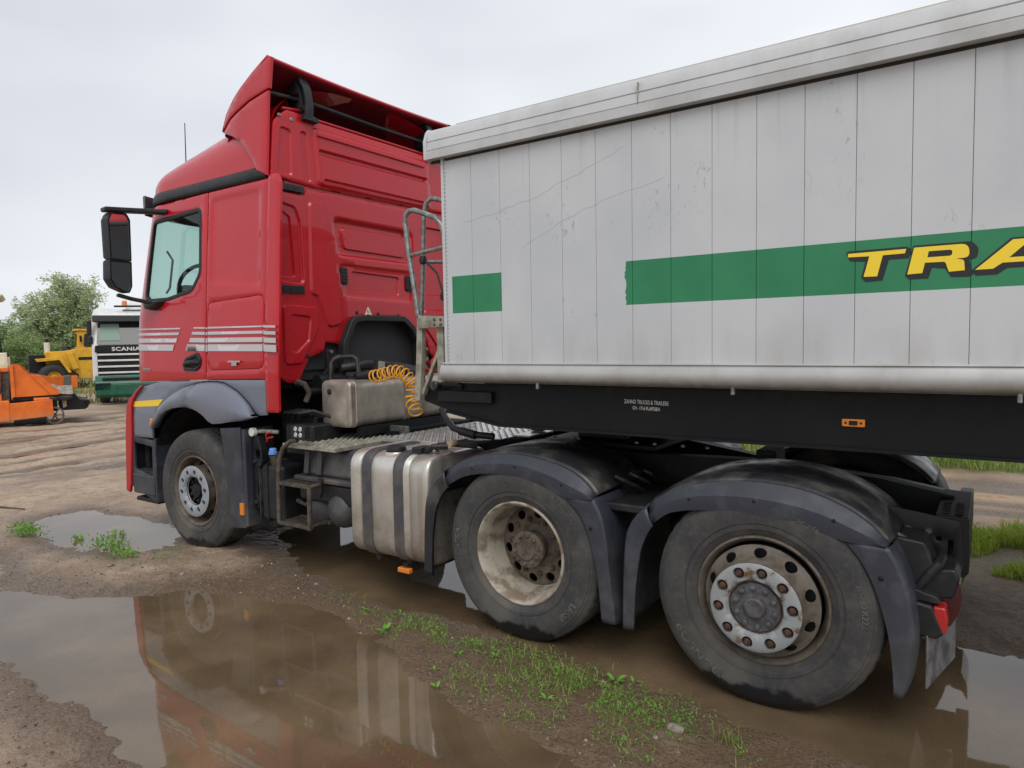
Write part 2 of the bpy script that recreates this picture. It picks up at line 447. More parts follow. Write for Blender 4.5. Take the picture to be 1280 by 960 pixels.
def gheight(X, Y):
    wob = .24*fbm(X, Y, 1.3, 6, 5, .58)
    h = .034+.030*fbm(X, Y, .35, 4, 21)
    d = np.minimum(sdf(PUD_FG, X, Y), sdf(PUD_RUT, X, Y))+wob*.55
    df = sdf(PUD_FAR, X, Y)+wob
    de = sdf(PUD_EDGE, X, Y)+wob*1.2
    h = h+.020*sstep(.12, .9, np.minimum(np.minimum(d, df), de))
    def basin(d, w, dep): return np.where(d > 0, np.tanh(d/w), -dep*np.tanh(-d/.22))
    k = basin(d, .30, 1.15); k2 = basin(df, .22, .42); k3 = basin(de, .3, .3)
    k = np.minimum(np.minimum(k, k2), k3)
    h = np.where(k > 0, WATER+(h-WATER+.006)*k, WATER+.045*k+.034*np.clip(fbm(X, Y, 1.1, 3, 33), -.2, .6)*np.clip(-k*2, 0, 1))
    # ruts crossing the yard beyond the cab
    U = X+.22*Y
    for (u0, w, dep) in ((-5.3,.26,.050),(-6.0,.22,.040),(-6.9,.30,.055),(-7.7,.2,.04),(-8.8,.3,.05),(-9.6,.25,.045),(-11.0,.3,.05),(-4.5,.2,.03)):
        q = np.exp(-((U-u0+.12*np.sin(Y*.8+u0))/w)**2)
        m = sstep(-1.6, -.2, Y)
        h = h-dep*q*m*np.clip(.7+2.2*vnoise(X, Y, .5, int(-u0*10)), 0, 2)+.35*dep*m*np.exp(-((U-u0+.12*np.sin(Y*.8+u0)-w*1.5)/(w*.6))**2)
    # ruts along the sandy track beyond the trailer
    for v0 in (4.5, 4.9, 5.6, 6.0):
        h = h-.03*np.exp(-((Y-v0-.05*np.sin(X))/.13)**2)*(X > -2)
    sl = sstep(-3.0, -4.2, X)*sstep(-2.0, -.6, Y)*sstep(-15, -12, X)
    h = h+sl*(.040*vnoise(U*2.1+.5*np.sin(Y*.7), Y*.5, 1.0, 14)+.020*vnoise(U*7, Y*1.4, 1.0, 15)+.030*fbm(X, Y, 3, 4, 16))
    near = np.exp(-(((X-2.5)/7)**2+((Y+.3)/4)**2))
    rough = np.where(k > 0, .65+.35*np.clip(k, 0, 1), .6)
    h = h+near*rough*(.012*fbm(X, Y, 5, 4, 71, .6)+.009*fbm(X, Y, 22, 2, 81))
    h = h+(1-near)*.03*fbm(X, Y, .9, 4, 51)
    # gentle fall far away so that the sheet stays below the far vegetation
    return h
def axis(lo, hi, s, far, grow=1.09):
    a = list(np.arange(lo, hi, s)); st = s; x = a[-1]
    while x < far: st *= grow; x += st; a.append(x)
    st = s; x = lo; b = []
    while x > -far: st *= grow; x -= st; b.append(x)
    return np.array(b[::-1]+a)
def axis2(lo, hi, s, far, mid_lo, mid_hi, gm=1.02, grow=1.12):
    a = list(np.arange(lo, hi, s)); st = s; x = a[-1]
    while x < far: st *= gm if x < mid_hi else grow; x += st; a.append(x)
    st = s; x = lo; b = []
    while x > -far: st *= gm if x > mid_lo else grow; x -= st; b.append(x)
    return np.array(b[::-1]+a)
gx = axis2(-2.6, 6.4, .022, 420, -13, 6.4); gy = axis2(-2.9, 2.0, .022, 420, -2.9, 8)
GX, GY = np.meshgrid(gx, gy, indexing='ij')
GZ = gheight(GX, GY)
nx, ny = GX.shape
me = bpy.data.meshes.new('ground')
co = np.stack([GX, GY, GZ], -1).reshape(-1, 3).astype(np.float32)
I = np.arange(nx*ny).reshape(nx, ny)
q = np.stack([I[:-1, :-1], I[1:, :-1], I[1:, 1:], I[:-1, 1:]], -1).reshape(-1, 4).astype(np.int32)
me.vertices.add(len(co)); me.vertices.foreach_set('co', co.ravel())
me.loops.add(q.size); me.loops.foreach_set('vertex_index', q.ravel())
me.polygons.add(len(q)); me.polygons.foreach_set('loop_start', np.arange(0, q.size, 4, dtype=np.int32)); me.polygons.foreach_set('loop_total', np.full(len(q), 4, np.int32))
me.update(); me.validate(); me.shade_smooth()

t = NT('muddy_ground')
z = t.sep(t.pos)
n1 = t.noise(1.1, 6, .6); n2 = t.noise(9, 6, .65); n3 = t.noise(60, 4, .6); n4 = t.noise(260, 2, .5)
dry = t.mix(t.ramp(n1, .35, .65), srgb(160, 138, 116), srgb(180, 158, 136))
dry = t.mix(t.ramp(n2, .42, .72, 0, .75), dry, srgb(120, 101, 83))
dry = t.mix(t.ramp(n3, .54, .72, 0, .6), dry, srgb(90, 78, 66))
dry = t.mix(t.ramp(n4, .60, .70, 0, .7), dry, srgb(196, 184, 170))
dry = t.mix(t.ramp(t.noise(140, 3, .6), .58, .66, 0, .55), dry, srgb(84, 72, 61))
# greyer wet soil on the lane right behind the truck, warm sand on the track and green-brown soil under the verges
ynoise = t.math('ADD', z[1], t.math('MULTIPLY', t.math('SUBTRACT', n1, .5), 1.2))
xm = t.ramp(z[0], -3, 2)
track = t.math('MULTIPLY', t.math('MULTIPLY', t.ramp(ynoise, 3.6, 4.0), t.ramp(ynoise, 6.9, 6.5)), xm)
dry = t.mix(track, dry, t.mix(t.ramp(n2, .4, .65), srgb(178, 152, 126), srgb(150, 124, 100)))
verge = t.math('MULTIPLY', t.math('MULTIPLY', t.ramp(ynoise, 2.3, 2.6), t.ramp(ynoise, 4.0, 3.6)), xm)
verge = t.math('ADD', verge, t.math('MULTIPLY', t.ramp(ynoise, 6.4, 6.8), xm))
dry = t.mix(verge, dry, srgb(96, 92, 58))
farx = t.ramp(z[0], -26, -30)
dry = t.mix(farx, dry, srgb(104, 106, 66))
damp = t.math('MULTIPLY', t.math('MULTIPLY', t.ramp(z[0], .5, 2.0), t.ramp(z[1], -1.9, -1.2)), -.022)
wet = t.ramp(t.math('ADD', t.math('ADD', z[2], damp), t.math('MULTIPLY', t.math('SUBTRACT', n2, .5), .03)), .052, .018)
trk = t.ramp(t.noise(1.0, 4, .6, stretch=(3.2, .35, 1), dist=.4), .50, .60)
trk = t.math('MULTIPLY', trk, t.math('MULTIPLY', t.ramp(z[0], -14, -9), t.ramp(z[0], -3.2, -4.6)))
edgew = t.math('MULTIPLY', t.ramp(t.noise(1.7, 4, .6), .46, .58), t.math('MULTIPLY', t.math('MULTIPLY', t.ramp(z[0], -3.2, -2.2), t.ramp(z[0], .9, .1)), t.math('MULTIPLY', t.ramp(z[1], -1.9, -1.3), t.ramp(z[1], .9, .3))))
gloss = t.math('MAXIMUM', trk, t.math('MULTIPLY', edgew, .7))
wet = t.math('MAXIMUM', wet, t.math('MULTIPLY', gloss, .75))
lane = t.math('MULTIPLY', t.math('MULTIPLY', t.ramp(ynoise, .9, 1.3), t.ramp(ynoise, 2.6, 2.3)), t.ramp(z[0], 2, 5))
wet = t.math('MAXIMUM', wet, t.math('MULTIPLY', lane, t.ramp(n2, .35, .6, .35, .8)))
c = t.mix(wet, dry, t.mix(t.ramp(n4, .58, .68, 0, .7), t.mix(t.ramp(n3, .4, .7), srgb(108, 88, 68), srgb(76, 61, 47)), srgb(136, 122, 106)))
c = t.mix(t.math('MULTIPLY', lane, t.ramp(n2, .3, .6, .4, .9)), c, srgb(96, 76, 56))
wet = t.math('MULTIPLY', wet, t.math('SUBTRACT', 1., t.math('MULTIPLY', lane, .45)))
rg = t.math('SUBTRACT', .88, t.math('MULTIPLY', wet, t.ramp(n3, .35, .7, .62, .3)))
rg = t.math('SUBTRACT', rg, t.math('MULTIPLY', gloss, .22))
b1 = t.bump(n2, .6, .03); b2 = t.bump(n3, .8, .010, b1); b3 = t.bump(n4, .7, .004, b2)
GROUNDM = t.set(color=c, rough=rg, normal=b3, spec=.5)
me.materials.append(GROUNDM)
ground = put('ground', me); tag(ground, kind='structure')
def gz(x, y): return float(gheight(np.array([[x]]), np.array([[y]]))[0, 0])

# murky rain water standing in the hollows
t = NT('murky_water')
fr = t.n.new('ShaderNodeFresnel'); fr.inputs['IOR'].default_value = 1.8
df = t.n.new('ShaderNodeBsdfDiffuse')
n = t.noise(1.6, 4, .6)
t.l.new(t.mix(t.ramp(n, .35, .65), srgb(158, 134, 104), srgb(136, 116, 90)), df.inputs['Color'])
tr = t.n.new('ShaderNodeBsdfTransparent'); tr.inputs['Color'].default_value = (.60, .53, .45, 1)
body = t.n.new('ShaderNodeMixShader'); t.l.new(t.ramp(t.noise(.9, 3, .5), .3, .7, .30, .55), body.inputs[0])
t.l.new(df.outputs[0], body.inputs[2]); t.l.new(tr.outputs[0], body.inputs[1])
gl = t.n.new('ShaderNodeBsdfGlossy'); gl.inputs['Roughness'].default_value = .03
bn = t.bump(t.noise(7, 3, .5), .03, .01); t.l.new(bn, gl.inputs['Normal']); t.l.new(bn, fr.inputs['Normal'])
ms = t.n.new('ShaderNodeMixShader'); t.l.new(fr.outputs[0], ms.inputs[0]); t.l.new(body.outputs[0], ms.inputs[1]); t.l.new(gl.outputs[0], ms.inputs[2])
t.l.new(ms.outputs[0], t.out.inputs['Surface'])
WATERM = t.m
for (x0, x1, y0, y1) in ((-3.0, 6.8, -2.8, 1.95), (-14, -3.5, -2.0, 9)):
    m = MB(); m.add([(x0,y0,WATER),(x1,y0,WATER),(x1,y1,WATER),(x0,y1,WATER)], [(0,1,2,3)])
    tag(m.build('puddle_water', WATERM, smooth=0, recalc=False), kind='structure')

# ================================================================ RED TRACTOR TRUCK
CY = 1.25
TRUCK = empty('tractor_truck', (2.0, CY, 0))
tag(TRUCK, 'red three-axle tractor truck with grey fenders coupled to the white trailer', 'truck')
T = TRUCK
R0 = .42
def th(z): return .09*max(0, (z-1.43)/1.47)**1.3
def x0f(z): return -.77+(.21*(z-1.95) if z > 1.95 else 0)
def ys(x, z):
    y = .06+th(z); d = x0f(z)-x
    if d > 0: y += R0-math.sqrt(max(0, R0*R0-min(d, R0)**2))
    return y
def side(x, z, d): return (x, ys(x, z)+d, z)
def sideR(x, z, d): return (x, 2*CY-ys(x, z)-d, z)
def proud(k): return lambda x, z, d: (x, ys(x, z)-k*2.2+d, z)
DX = .175
XF = lambda z: x0f(z)-.24
win = rpoly([(-.765,2.15),(-.665,2.80),(.075,2.83),(.09,2.30),(-.03,2.16),(-.40,2.105),(-.70,2.105)], [.05,.06,.06,.12,.12,.05,.05])
door_o = [(XF(1.39),1.39),(-.54,1.407),(DX-.004,1.432),(DX-.004,2.945),(XF(2.94)+.0,2.935)]+[(XF(zz),zz) for zz in (2.7,2.4,2.1,1.95,1.7)]
quart_o = [(DX+.004,1.434),(.958,1.447),(.958,2.945),(DX+.004,2.945)]
comp = rpoly([(.205,1.505),(.935,1.527),(.935,2.085),(.205,2.055)], .07)
pressq = rpoly([(.21,2.20),(.90,2.12),(.88,2.90),(.20,2.90)], .08)
for fn, s in ((side, 'l'), (sideR, 'r')):
    d = panel(door_o, [win], fn, .03, .05, .007).build('cab_door', RED, T)
    frame_out = offset(win, -.012); frame_in = offset(win, .022)
    pf = (lambda x, z, dd, fn=fn: fn(x, z, dd-.003))
    panel(frame_out, [frame_in], pf, .02, .05, .004).build('window_seal', RUBBER, d)
    panel(offset(win, .01), [], lambda x, z, dd, fn=fn: fn(x, z, dd+.012), .004, .1, 0).build('window', GLASS, d)
    qp = panel(quart_o, [comp] if s == 'l' else [], fn, .03, .05, .007, reliefs=[(pressq, .010, .05)]).build('cab_side_panel', RED, T)
    if s == 'l':
        panel(offset(comp, .004), [], fn, .03, .05, .004).build('locker_door', RED, qp)
DOORL = [o for o in T.children if o.name.startswith('cab_door')][0]
QUARL = [o for o in T.children if o.name.startswith('cab_side_panel')][0]
# door handle: dark recess plate with a pull
hp = rpoly([(-.15,1.56),(-.105,1.61),(.06,1.655),(.125,1.60),(.10,1.53),(.035,1.50),(-.13,1.50)], .035)
h = panel(hp, [], proud(.006), .02, .04, .006, reliefs=[(offset(hp, .02), .012, .02)]).build('door_handle', BLACKP, DOORL)
MB().tube([(-.12,.052,1.555),(-.05,.042,1.57),(.05,.042,1.575),(.10,.055,1.57)], [.014,.02,.022,.014], 8).build('handle_pull', BLACKP, T)
# light grey pinstripes, thin decals
L4 = [(1.8615,1.850,-.188),(1.823,1.801,-.208),(1.774,1.739,-.238),(1.721,1.669,-.284)]
for i, (za, zb, xe) in enumerate(L4):
    sh = .45
    p = [(XF(zb)+.03, zb+.008), (xe-(za-zb)*sh, zb), (xe, za), (XF(za)+.03, za+.010)]
    panel(p, [], proud(.0025), .003, .05, 0).build('stripe', LIGHTGREY, DOORL)
    xs = xe+.197+.0*i
    p = [(xs-(za-zb)*sh, zb), (DX-.008, zb-.006), (DX-.008, za-.004), (xs, za)]
    panel(p, [], proud(.0025), .003, .05, 0).build('stripe', LIGHTGREY, DOORL)
    for (xa, xb) in ((DX+.008,.201),(.211,.929),(.941,.954)):
        panel([(xa, zb-.006), (xb, zb-.012), (xb, za-.012), (xa, za-.004)], [], proud(.0025), .003, .05, 0).build('stripe', LIGHTGREY, QUARL)
# small chrome badges
b = MB().box(.505,.66,.046,.054,1.572,1.586); b.box(.55,.615,.046,.054,1.545,1.572); b.build('badge', CHROME, QUARL, bevel=.003)
b = MB()
for k in range(3):
    xa = -.80+k*.045
    for (u0, u1, v0, v1) in ((0,.036,.024,.032),(0,.008,.012,.024),(.028,.036,.0,.024),(0,.036,.008,.014)): b.box(xa+u0, xa+u1, ys(xa, 1.49)-.005, ys(xa, 1.49)+.002, 1.486+v0, 1.486+v1)
b.build('badge', CHROME, DOORL, smooth=0)

# side wing behind the cab (near: red, far: dark)
def wing(fn, m):
    o = rpoly([(.962,1.20),(1.10,1.20),(1.115,2.0),(1.10,2.90),(1.06,2.97),(.962,2.97)], [0,.02,0,.04,.03,0])
    panel(o, [], fn, .022, .06, .005).build('side_wing', m, T)
wing(lambda x, z, d: (x, ys(.9, z)-.006+d+(x-.962)*.04, z), RED)
wing(lambda x, z, d: (x, 2*CY-ys(.9, z)-d, z), BLACKP)
for (za, zb) in ((1.8455,1.828),(1.802,1.777),(1.754,1.717),(1.702,1.650)):
    MB().prism([(.967,zb+.006),(1.108,zb),(1.108,za),(.967,za+.004)], .0495, .053).build('stripe', LIGHTGREY, T, smooth=0)

# dark trim band under the roof
def bandpts(off, z):
    pts = []
    w = .06+th(z)
    for k in range(13):
        a = k/12*PI/2; pts.append((x0f(z)-R0*math.sin(a), w+R0*(1-math.cos(a))))
    Wf = CY-w-R0
    for k in range(1, 17):
        yy = w+R0+Wf*2*k/16; pts.append((x0f(z)-R0-.10*(1-((yy-CY)/Wf)**2), yy))
    for k in range(1, 13):
        a = PI/2-k/12*PI/2; pts.append((x0f(z)-R0*math.sin(a), 2*CY-w-R0*(1-math.cos(a))))
    pts = [(.93, w)]+[(x, w) for x in (.6,.2,-.2,-.5)]+pts+[(x, 2*CY-w) for x in (-.5,-.2,.2,.6,.93)]
    return pts
def ring_band(z0, z1, out, name, m, parent, n=4, a=0, b=None, bulge=0):
    rows = []
    for i in range(n+1):
        zz = z0+(z1-z0)*i/n; P = bandpts(0, zz); rows.append([(x-(0 if 4 < 0 else 0), y, zz) for x, y in P])
    cx, cy = .2, CY
    M = MB(); nv = len(rows[0]); b = b or nv
    def outw(p, k):
        dx, dy = p[0]-.35, p[1]-cy; L = math.hypot(dx*.6, dy)
        kk = out+bulge*math.sin(PI*k/n)
        return (p[0]+dx*.6/L*kk*(1 if p[0] < .6 else 0), p[1]+dy/L*kk, p[2])
    vs = [outw(p, k) for k, r_ in enumerate(rows) for p in r_[a:b]]; w = b-a
    M.add(vs, [(i*w+j, i*w+j+1, (i+1)*w+j+1, (i+1)*w+j) for i in range(n) for j in range(w-1)])
    return M.build(name, m, parent, solid=.012)
ring_band(2.95, 3.045, .004, 'trim_band', BLACKP, T, bulge=.012)
# front: pillars, windscreen, grille panel
NP = len(bandpts(0, 2))
ia = 5+4; ib = NP-5-4-0
ring_band(2.02, 2.945, .0, 'windscreen', GLASS, T, 6, 5+6, NP-5-6)
ring_band(1.40, 2.945, .0, 'front_pillar', RED, T, 8, 5+4, 5+7)
ring_band(1.40, 2.945, .0, 'front_pillar', RED, T, 8, NP-5-7, NP-5-4)
ring_band(1.40, 2.02, .0, 'front_panel', RED, T, 4, 5+6, NP-5-6)
ring_band(1.44, 1.95, .03, 'grille', BLACKP, T, 4, 5+10, NP-5-10)

# roof dome
def roofW(x):
    w = CY-.06-th(3.04); xx = x0f(3.04)
    if x >= xx: return w
    if x >= xx-R0: return w-R0+math.sqrt(max(0, R0*R0-(xx-x)**2))
    d = (xx-R0-x)/.10
    return (w-R0)*math.sqrt(max(0, 1-d))
xf_ = x0f(3.04)-R0-.10
def roofH(x):
    u = max(0, (x-xf_)); k = (1-math.exp(-u/.16))
    return k*(.23+.245*u)
def roof(u, v):
    x = xf_+.001+(.95-xf_)*(u**1.8)
    a = (v-.5)*PI; W = roofW(x); H = roofH(x); n = .55
    s_ = math.copysign(abs(math.sin(a))**.62, a); c_ = abs(math.cos(a))**.72
    return (x, CY+W*s_, 3.035+H*c_)
MB().grid(roof, 40, 36).build('roof', RED, T, smooth=60)

# air deflector on the roof: two side cheeks, an adjustable upper spoiler and a centre sheet
def cheek(x, z, d): return (x, .135+.07*(z-3.0)+.25*max(0, .60-x)**1.6+d, z)
def cheekR(x, z, d): p = cheek(x, z, d); return (p[0], 2*CY-p[1], p[2])
low_o = [(.36,3.39),(.48,3.468),(.73,3.553),(.955,3.592),(.955,2.965),(.835,3.02),(.77,3.12),(.64,3.26),(.52,3.33)]
up_o = [(.345,3.405),(.41,3.52),(.52,3.615),(.63,3.69),(.76,3.765),(.87,3.82),(.945,3.855),(.985,3.835),(.97,3.607),(.73,3.568),(.475,3.482)]
DEF = None
for fn in (cheek, cheekR):
    c_ = panel(low_o, [], fn, .025, .05, .006).build('deflector_cheek', RED, T)
    panel(up_o, [], lambda x, z, d, fn=fn: fn(x, z, d-.004), .03, .05, .008).build('spoiler_cheek', RED, T)
front_c = [(.345,3.405),(.41,3.52),(.52,3.615),(.63,3.69),(.76,3.765),(.87,3.82),(.945,3.856)]
def spoil(u, v):
    f = u*(len(front_c)-1); i = min(int(f), len(front_c)-2); k = f-i
    x = front_c[i][0]*(1-k)+front_c[i+1][0]*k; z = front_c[i][1]*(1-k)+front_c[i+1][1]*k
    yl = cheek(x, z, 0)[1]-.004; y = yl+(2*CY-2*yl)*v
    s_ = abs(2*v-1)
    x += -.22*(1-u)*(1-s_**4)+.07*u*(1-s_**2)
    z += -.055*u*(1-s_**2.2)+.0*(1-u)
    return (x, y, z)
MB().grid(spoil, 18, 40).build('roof_spoiler', RED, T, solid=.02, smooth=60)
MB().grid(lambda u, v: tuple(Vector(spoil(u*.985, .015+.97*v))+Vector((.012, 0, -.027))), 18, 40).build('added_spoiler_sheet', REDIN, T, solid=.004, smooth=60)  # added matte dark red sheet, keeps mirror reflections off the spoiler underside
def lowsheet(u, v):
    x = .36+.1*u; z = 3.39-.12*(1-u)
    yl = cheek(x, z, 0)[1]+.03; y = yl+(2*CY-2*yl)*v; s_ = abs(2*v-1)
    return (x-.24*(1-s_**4), y, z+.08*u)
MB().grid(lowsheet, 4, 30).build('deflector_sheet', REDIN, T, solid=.012)
def inner(u, v):
    x = .30+.05*u-.18*math.sin(v*PI)*.5; z = 3.15+.42*u
    return (x+.18*u, .24+2.02*v, z)
MB().grid(inner, 8, 12).build('deflector_inside', REDIN, T, solid=.012)
# struts and cross rod of the spoiler
MB().tube([(.90,.20,3.60),(.93,.55,3.612),(.93,1.25,3.60),(.93,2.0,3.60),(.90,2.3,3.60)], .017, 10).build('cross_rod', BLACKP, T)
for yy in (.47, 1.93):
    o = [(.84,3.49),(1.02,3.46),(1.03,3.56),(1.005,3.69),(.945,3.785),(.87,3.79),(.80,3.70),(.81,3.56)]
    hole = rpoly([(.985,3.52),(1.0,3.56),(.975,3.68),(.93,3.755),(.915,3.745),(.955,3.67),(.975,3.57)], .006)
    panel(o, [hole], lambda x, z, d, yy=yy: (x, yy+d, z), .07, .05, .006).build('spoiler_bracket', BLACKP, T)
    MB().tube([(.99,yy-.02,3.52),(.99,yy+.09,3.52)], .02, 10).build('bolt', BLACKM, T)
    MB().box(.93,1.02,yy-.01,yy+.13,3.44,3.475).build('bracket_foot', BLACKP, T, bevel=.006)

# rear wall of the cab, pressed sheet metal
XW = .955
def back(y, z, d): return (XW+.012-d, y, z)
def slot(p, r=.04): return rpoly(p, r)
up = rpoly([(.17,2.965),(.21,3.38),(.33,3.49),(.56,3.49),(.62,3.465),(2.02,3.465),(2.27,3.36),(2.34,2.96),(.60,2.945)], [.02,.10,.08,.03,.03,.08,.08,.02,.02])
rel = [(slot([(.225,3.0),(.365,2.985),(.37,3.35),(.265,3.36)]), .010, .016), (slot([(.47,2.985),(.547,2.97),(.516,3.364),(.449,3.363)], .03), .010, .016),
       (slot([(.60,2.96),(1.95,2.975),(1.93,3.415),(.565,3.425)], .05), -.014, .03),
       (slot([(.62,3.20),(1.9,3.205),(1.9,3.255),(.605,3.255)], .02), .016, .022), (slot([(.66,2.985),(1.9,2.99),(1.9,3.03),(.65,3.03)], .02), .012, .02),
       (slot([(.59,3.34),(1.85,3.335),(1.85,3.365),(.585,3.37)], .012), -.010, .012)]
panel(up, [], back, .04, .032, .010, [(a_, b_*1.6, c_*.8) for a_, b_, c_ in rel]).build('upper_rear_wall', RED, T)
MB().tube([(XW+.0,.30,3.495),(XW,.45,3.515),(XW-.01,.56,3.505)]+[(XW,yy,3.482) for yy in (.64,1.2,1.9)], .012, 8).build('rear_wall_flange', RED, T)
archo = rpoly([(.795,1.38),(.795,1.70),(.90,1.90),(1.02,1.918),(1.50,1.918),(1.62,1.83),(1.70,1.70),(1.70,1.38)], [0,.10,.08,.05,.08,.08,.10,0])
low = [(.17,1.47),(.255,1.41),(.36,1.40),(.41,1.50),(.47,1.60),(.615,1.645),(.635,1.72),(.79,1.70)]+archo[6:-7]+[(1.70,1.72),(1.86,1.72),(1.90,1.60),(2.0,1.52),(2.2,1.42),(2.33,1.45),(2.33,2.935),(.70,2.925),(.50,2.915),(.47,2.868),(.17,2.868)]
holes_ = []
rel = [(slot([(.20,2.185),(.45,2.165),(.43,2.66),(.39,2.77),(.20,2.80)], .06), .012, .018), (slot([(.235,2.22),(.377,2.222),(.345,2.69),(.26,2.74),(.235,2.72)], .03), .010, .014),
       (slot([(.49,2.10),(.56,2.08),(.66,1.83),(.82,1.865),(.655,2.83),(.50,2.84)], .06), -.012, .02),
       (slot([(.735,2.745),(1.70,2.73),(1.68,2.42),(.805,2.425)], .07), .020, .035), (slot([(.84,2.68),(1.62,2.665),(1.60,2.475),(.87,2.488)], .05), -.012, .014),
       (slot([(.935,2.317),(1.515,2.30),(1.508,2.125),(.952,2.139)], .03), .010, .014),
       (slot([(.78,2.37),(1.68,2.36),(1.66,2.07),(.86,2.09)], .05), .006, .02),
       (slot([(.22,2.015),(.565,2.0),(.57,1.84),(.39,1.55),(.22,1.54)], .05), -.010, .016), (slot([(.285,1.943),(.494,1.925),(.463,1.73),(.34,1.63),(.285,1.65)], .04), .009, .014),
       (slot([(1.82,2.02),(2.2,2.02),(2.2,1.6),(2.05,1.6),(1.82,1.85)], .05), -.01, .016), (slot([(1.80,2.80),(2.25,2.80),(2.25,2.15),(1.80,2.15)], .06), .012, .018)]
panel(low, [], back, .04, .032, .008, [(a_, b_*1.6, c_*.8) for a_, b_, c_ in rel]).build('rear_wall', RED, T)
for (y0, y1, z0, z1) in ((.17,.46,2.878,2.928),(.17,.43,2.10,2.158)):
    m = MB().box(XW-.05,XW+.03,y0,y1,z0,z1)
    for k in range(3): m.box(XW+.028,XW+.034,y0+.05+k*.07,y0+.075+k*.07,z0+.014,z1-.014)
    m.build('hinge_cover', BLACKP, T, bevel=.005)
MB().box(XW-.05,XW-.008,.3,2.3,2.84,2.98).build('wall_gap_filler', RED, T)
for (ya, za) in ((.85,2.267),(1.625,2.25)):
    o = rrect(ya-.037, ya+.037, za-.075, za+.075, .034)
    panel(o, [], lambda y, z, d: (XW+.02-d, y, z), .025, .03, .005, [(rrect(ya-.028,ya+.028,za-.062+k*.025,za-.048+k*.025,.005), .006, .004) for k in range(5)]).build('air_vent', BLACKP, T)
for (yy, zz, rr) in ((.662,2.021,.036),(.677,1.952,.018),(.978,1.965,.017),(1.227,1.959,.017),(1.478,1.95,.017),(.447,1.61,.018)):
    MB().lathe([(0,.004),(rr*.7,.003),(rr,0),(rr,-.01)], (XW+.014,yy,zz), 'x', 16).build('rubber_plug', RUBBER, T)
for (yy, zz) in ((.262,3.432),(.375,3.425)):
    MB().lathe([(0,.008),(.012,.006),(.016,0)], (XW+.013,yy,zz), 'x', 12).build('rivet', STEEL, T)
tri = rpoly([(1.062,1.936),(1.158,1.936),(1.108,2.024)], .008)
st = MB().prism(tri, XW+.0135, XW+.0155, 'x').build('warning_sticker', mat('sticker_white', srgb(222,216,196), .6), T, smooth=0)
m = MB(); m.box(XW+.0155,XW+.0163,1.098,1.106,1.966,1.992); m.box(XW+.0155,XW+.0163,1.09,1.13,1.946,1.954); m.box(XW+.0155,XW+.0163,1.112,1.118,1.966,1.98); m.build('sticker_print', BLACKP, st, smooth=0)
# engine tunnel arch: black padded lip and dark tunnel
ai = archo[6:-7]
path = [(.795,1.38),(.795,1.55)]+[p for p in archo[1:-1]]+[(1.70,1.55),(1.70,1.38)]
MB().tube([(XW+.035,p[0],p[1]) for p in path], .05, rect=(.085,.055)).build('tunnel_lip', RUBBER, T, bevel=.012)
def tun(u, v):
    f = v*(len(path)-1); i = min(int(f), len(path)-2); k = f-i
    return (XW+.02-.8*u, path[i][0]*(1-k)+path[i+1][0]*k, path[i][1]*(1-k)+path[i+1][1]*k)
MB().grid(tun, 4, 40).build('engine_tunnel', BLACKP, T)
MB().box(XW-.22,XW-.18,.8,1.7,1.3,1.92).build('tunnel_insulation', mat('insulation_foil', srgb(62,64,68), .5, var=(12, srgb(44,45,48), .4, .6)), T)
# rear cab suspension struts
for yy in (.65, 1.80):
    o = rpoly([(yy-.035,1.66),(yy+.035,1.66),(yy+.045,1.50),(yy-.02,1.38),(yy-.12,1.36),(yy-.11,1.44),(yy-.04,1.50)], .02)
    MB().prism(o, XW+.02, XW+.05, 'x').build('suspension_bracket', BLACKM, T, bevel=.006)
    for zz in (1.64, 1.55): MB().lathe([(0,.016),(.014,.014),(.016,0)], (XW+.05,yy,zz), 'x', 8).build('bolt', STEEL, T)
    MB().tube([(XW+.10,yy-.06,1.44),(XW+.10,yy-.06,1.05)], .045, 12).build('air_spring', RUBBER, T)
    MB().tube([(XW+.06,yy-.16,1.40),(XW+.06,yy+.10,1.40)], .06, 12).build('cab_mount', BLACKM, T)
MB().tube([(XW+.07,.40,1.33),(XW+.07,2.1,1.33)], .035, 10).build('cab_cross_tube', BLACKM, T)
MB().tube([(1.05,.26,1.42),(1.06,.33,1.40),(1.08,.36,1.33),(1.06,.34,1.26)], .022, 8).build('bent_pipe', BROWNSTEEL, T)

# cab interior
inn = mat('dark_cab_interior', (.03, .032, .035, 1), .7)
MB().box(-1.0,.9,.2,2.3,1.42,1.5).build('cab_floor', inn, T)
MB().box(-1.08,-.72,.30,2.2,1.5,2.02).build('dashboard', inn, T, bevel=.05)
MB().box(.55,.92,.2,2.3,1.5,2.85).build('bunk_wall', inn, T)
MB().box(-.82,-.66,.40,.80,2.0,2.27).build('instrument_cluster', inn, T, bevel=.03)
for yy in (.45, 1.6):
    m = MB().box(-.1,.42,yy,yy+.5,1.5,1.90); m.box(.30,.46,yy+.03,yy+.47,1.9,2.48); m.build('seat', inn, T, bevel=.05)
ring = [(-.66+.2*math.cos(a)*.45, .55+.2*math.sin(a), 2.27+.2*math.cos(a)*.9) for a in [k*2*PI/24 for k in range(24)]]
MB().tube(ring, .018, 8, closed=True).build('steering_wheel', BLACKP, T)
MB().tube([(-.66,.55,2.18),(-.85,.60,1.98)], .03, 8).build('steering_column', BLACKP, T)
MB().tube([(-.78,2.08,2.1),(-.76,2.05,2.2),(-.72,2.05,2.45),(-.74,2.08,2.55)], .02, 8).build('grab_handle', BLACKP, T)
MB().tube([(-.90,.36,2.2),(-.87,.38,2.25),(-.80,.38,2.5),(-.82,.34,2.58)], .010, 8).build('grab_handle', BLACKP, T)

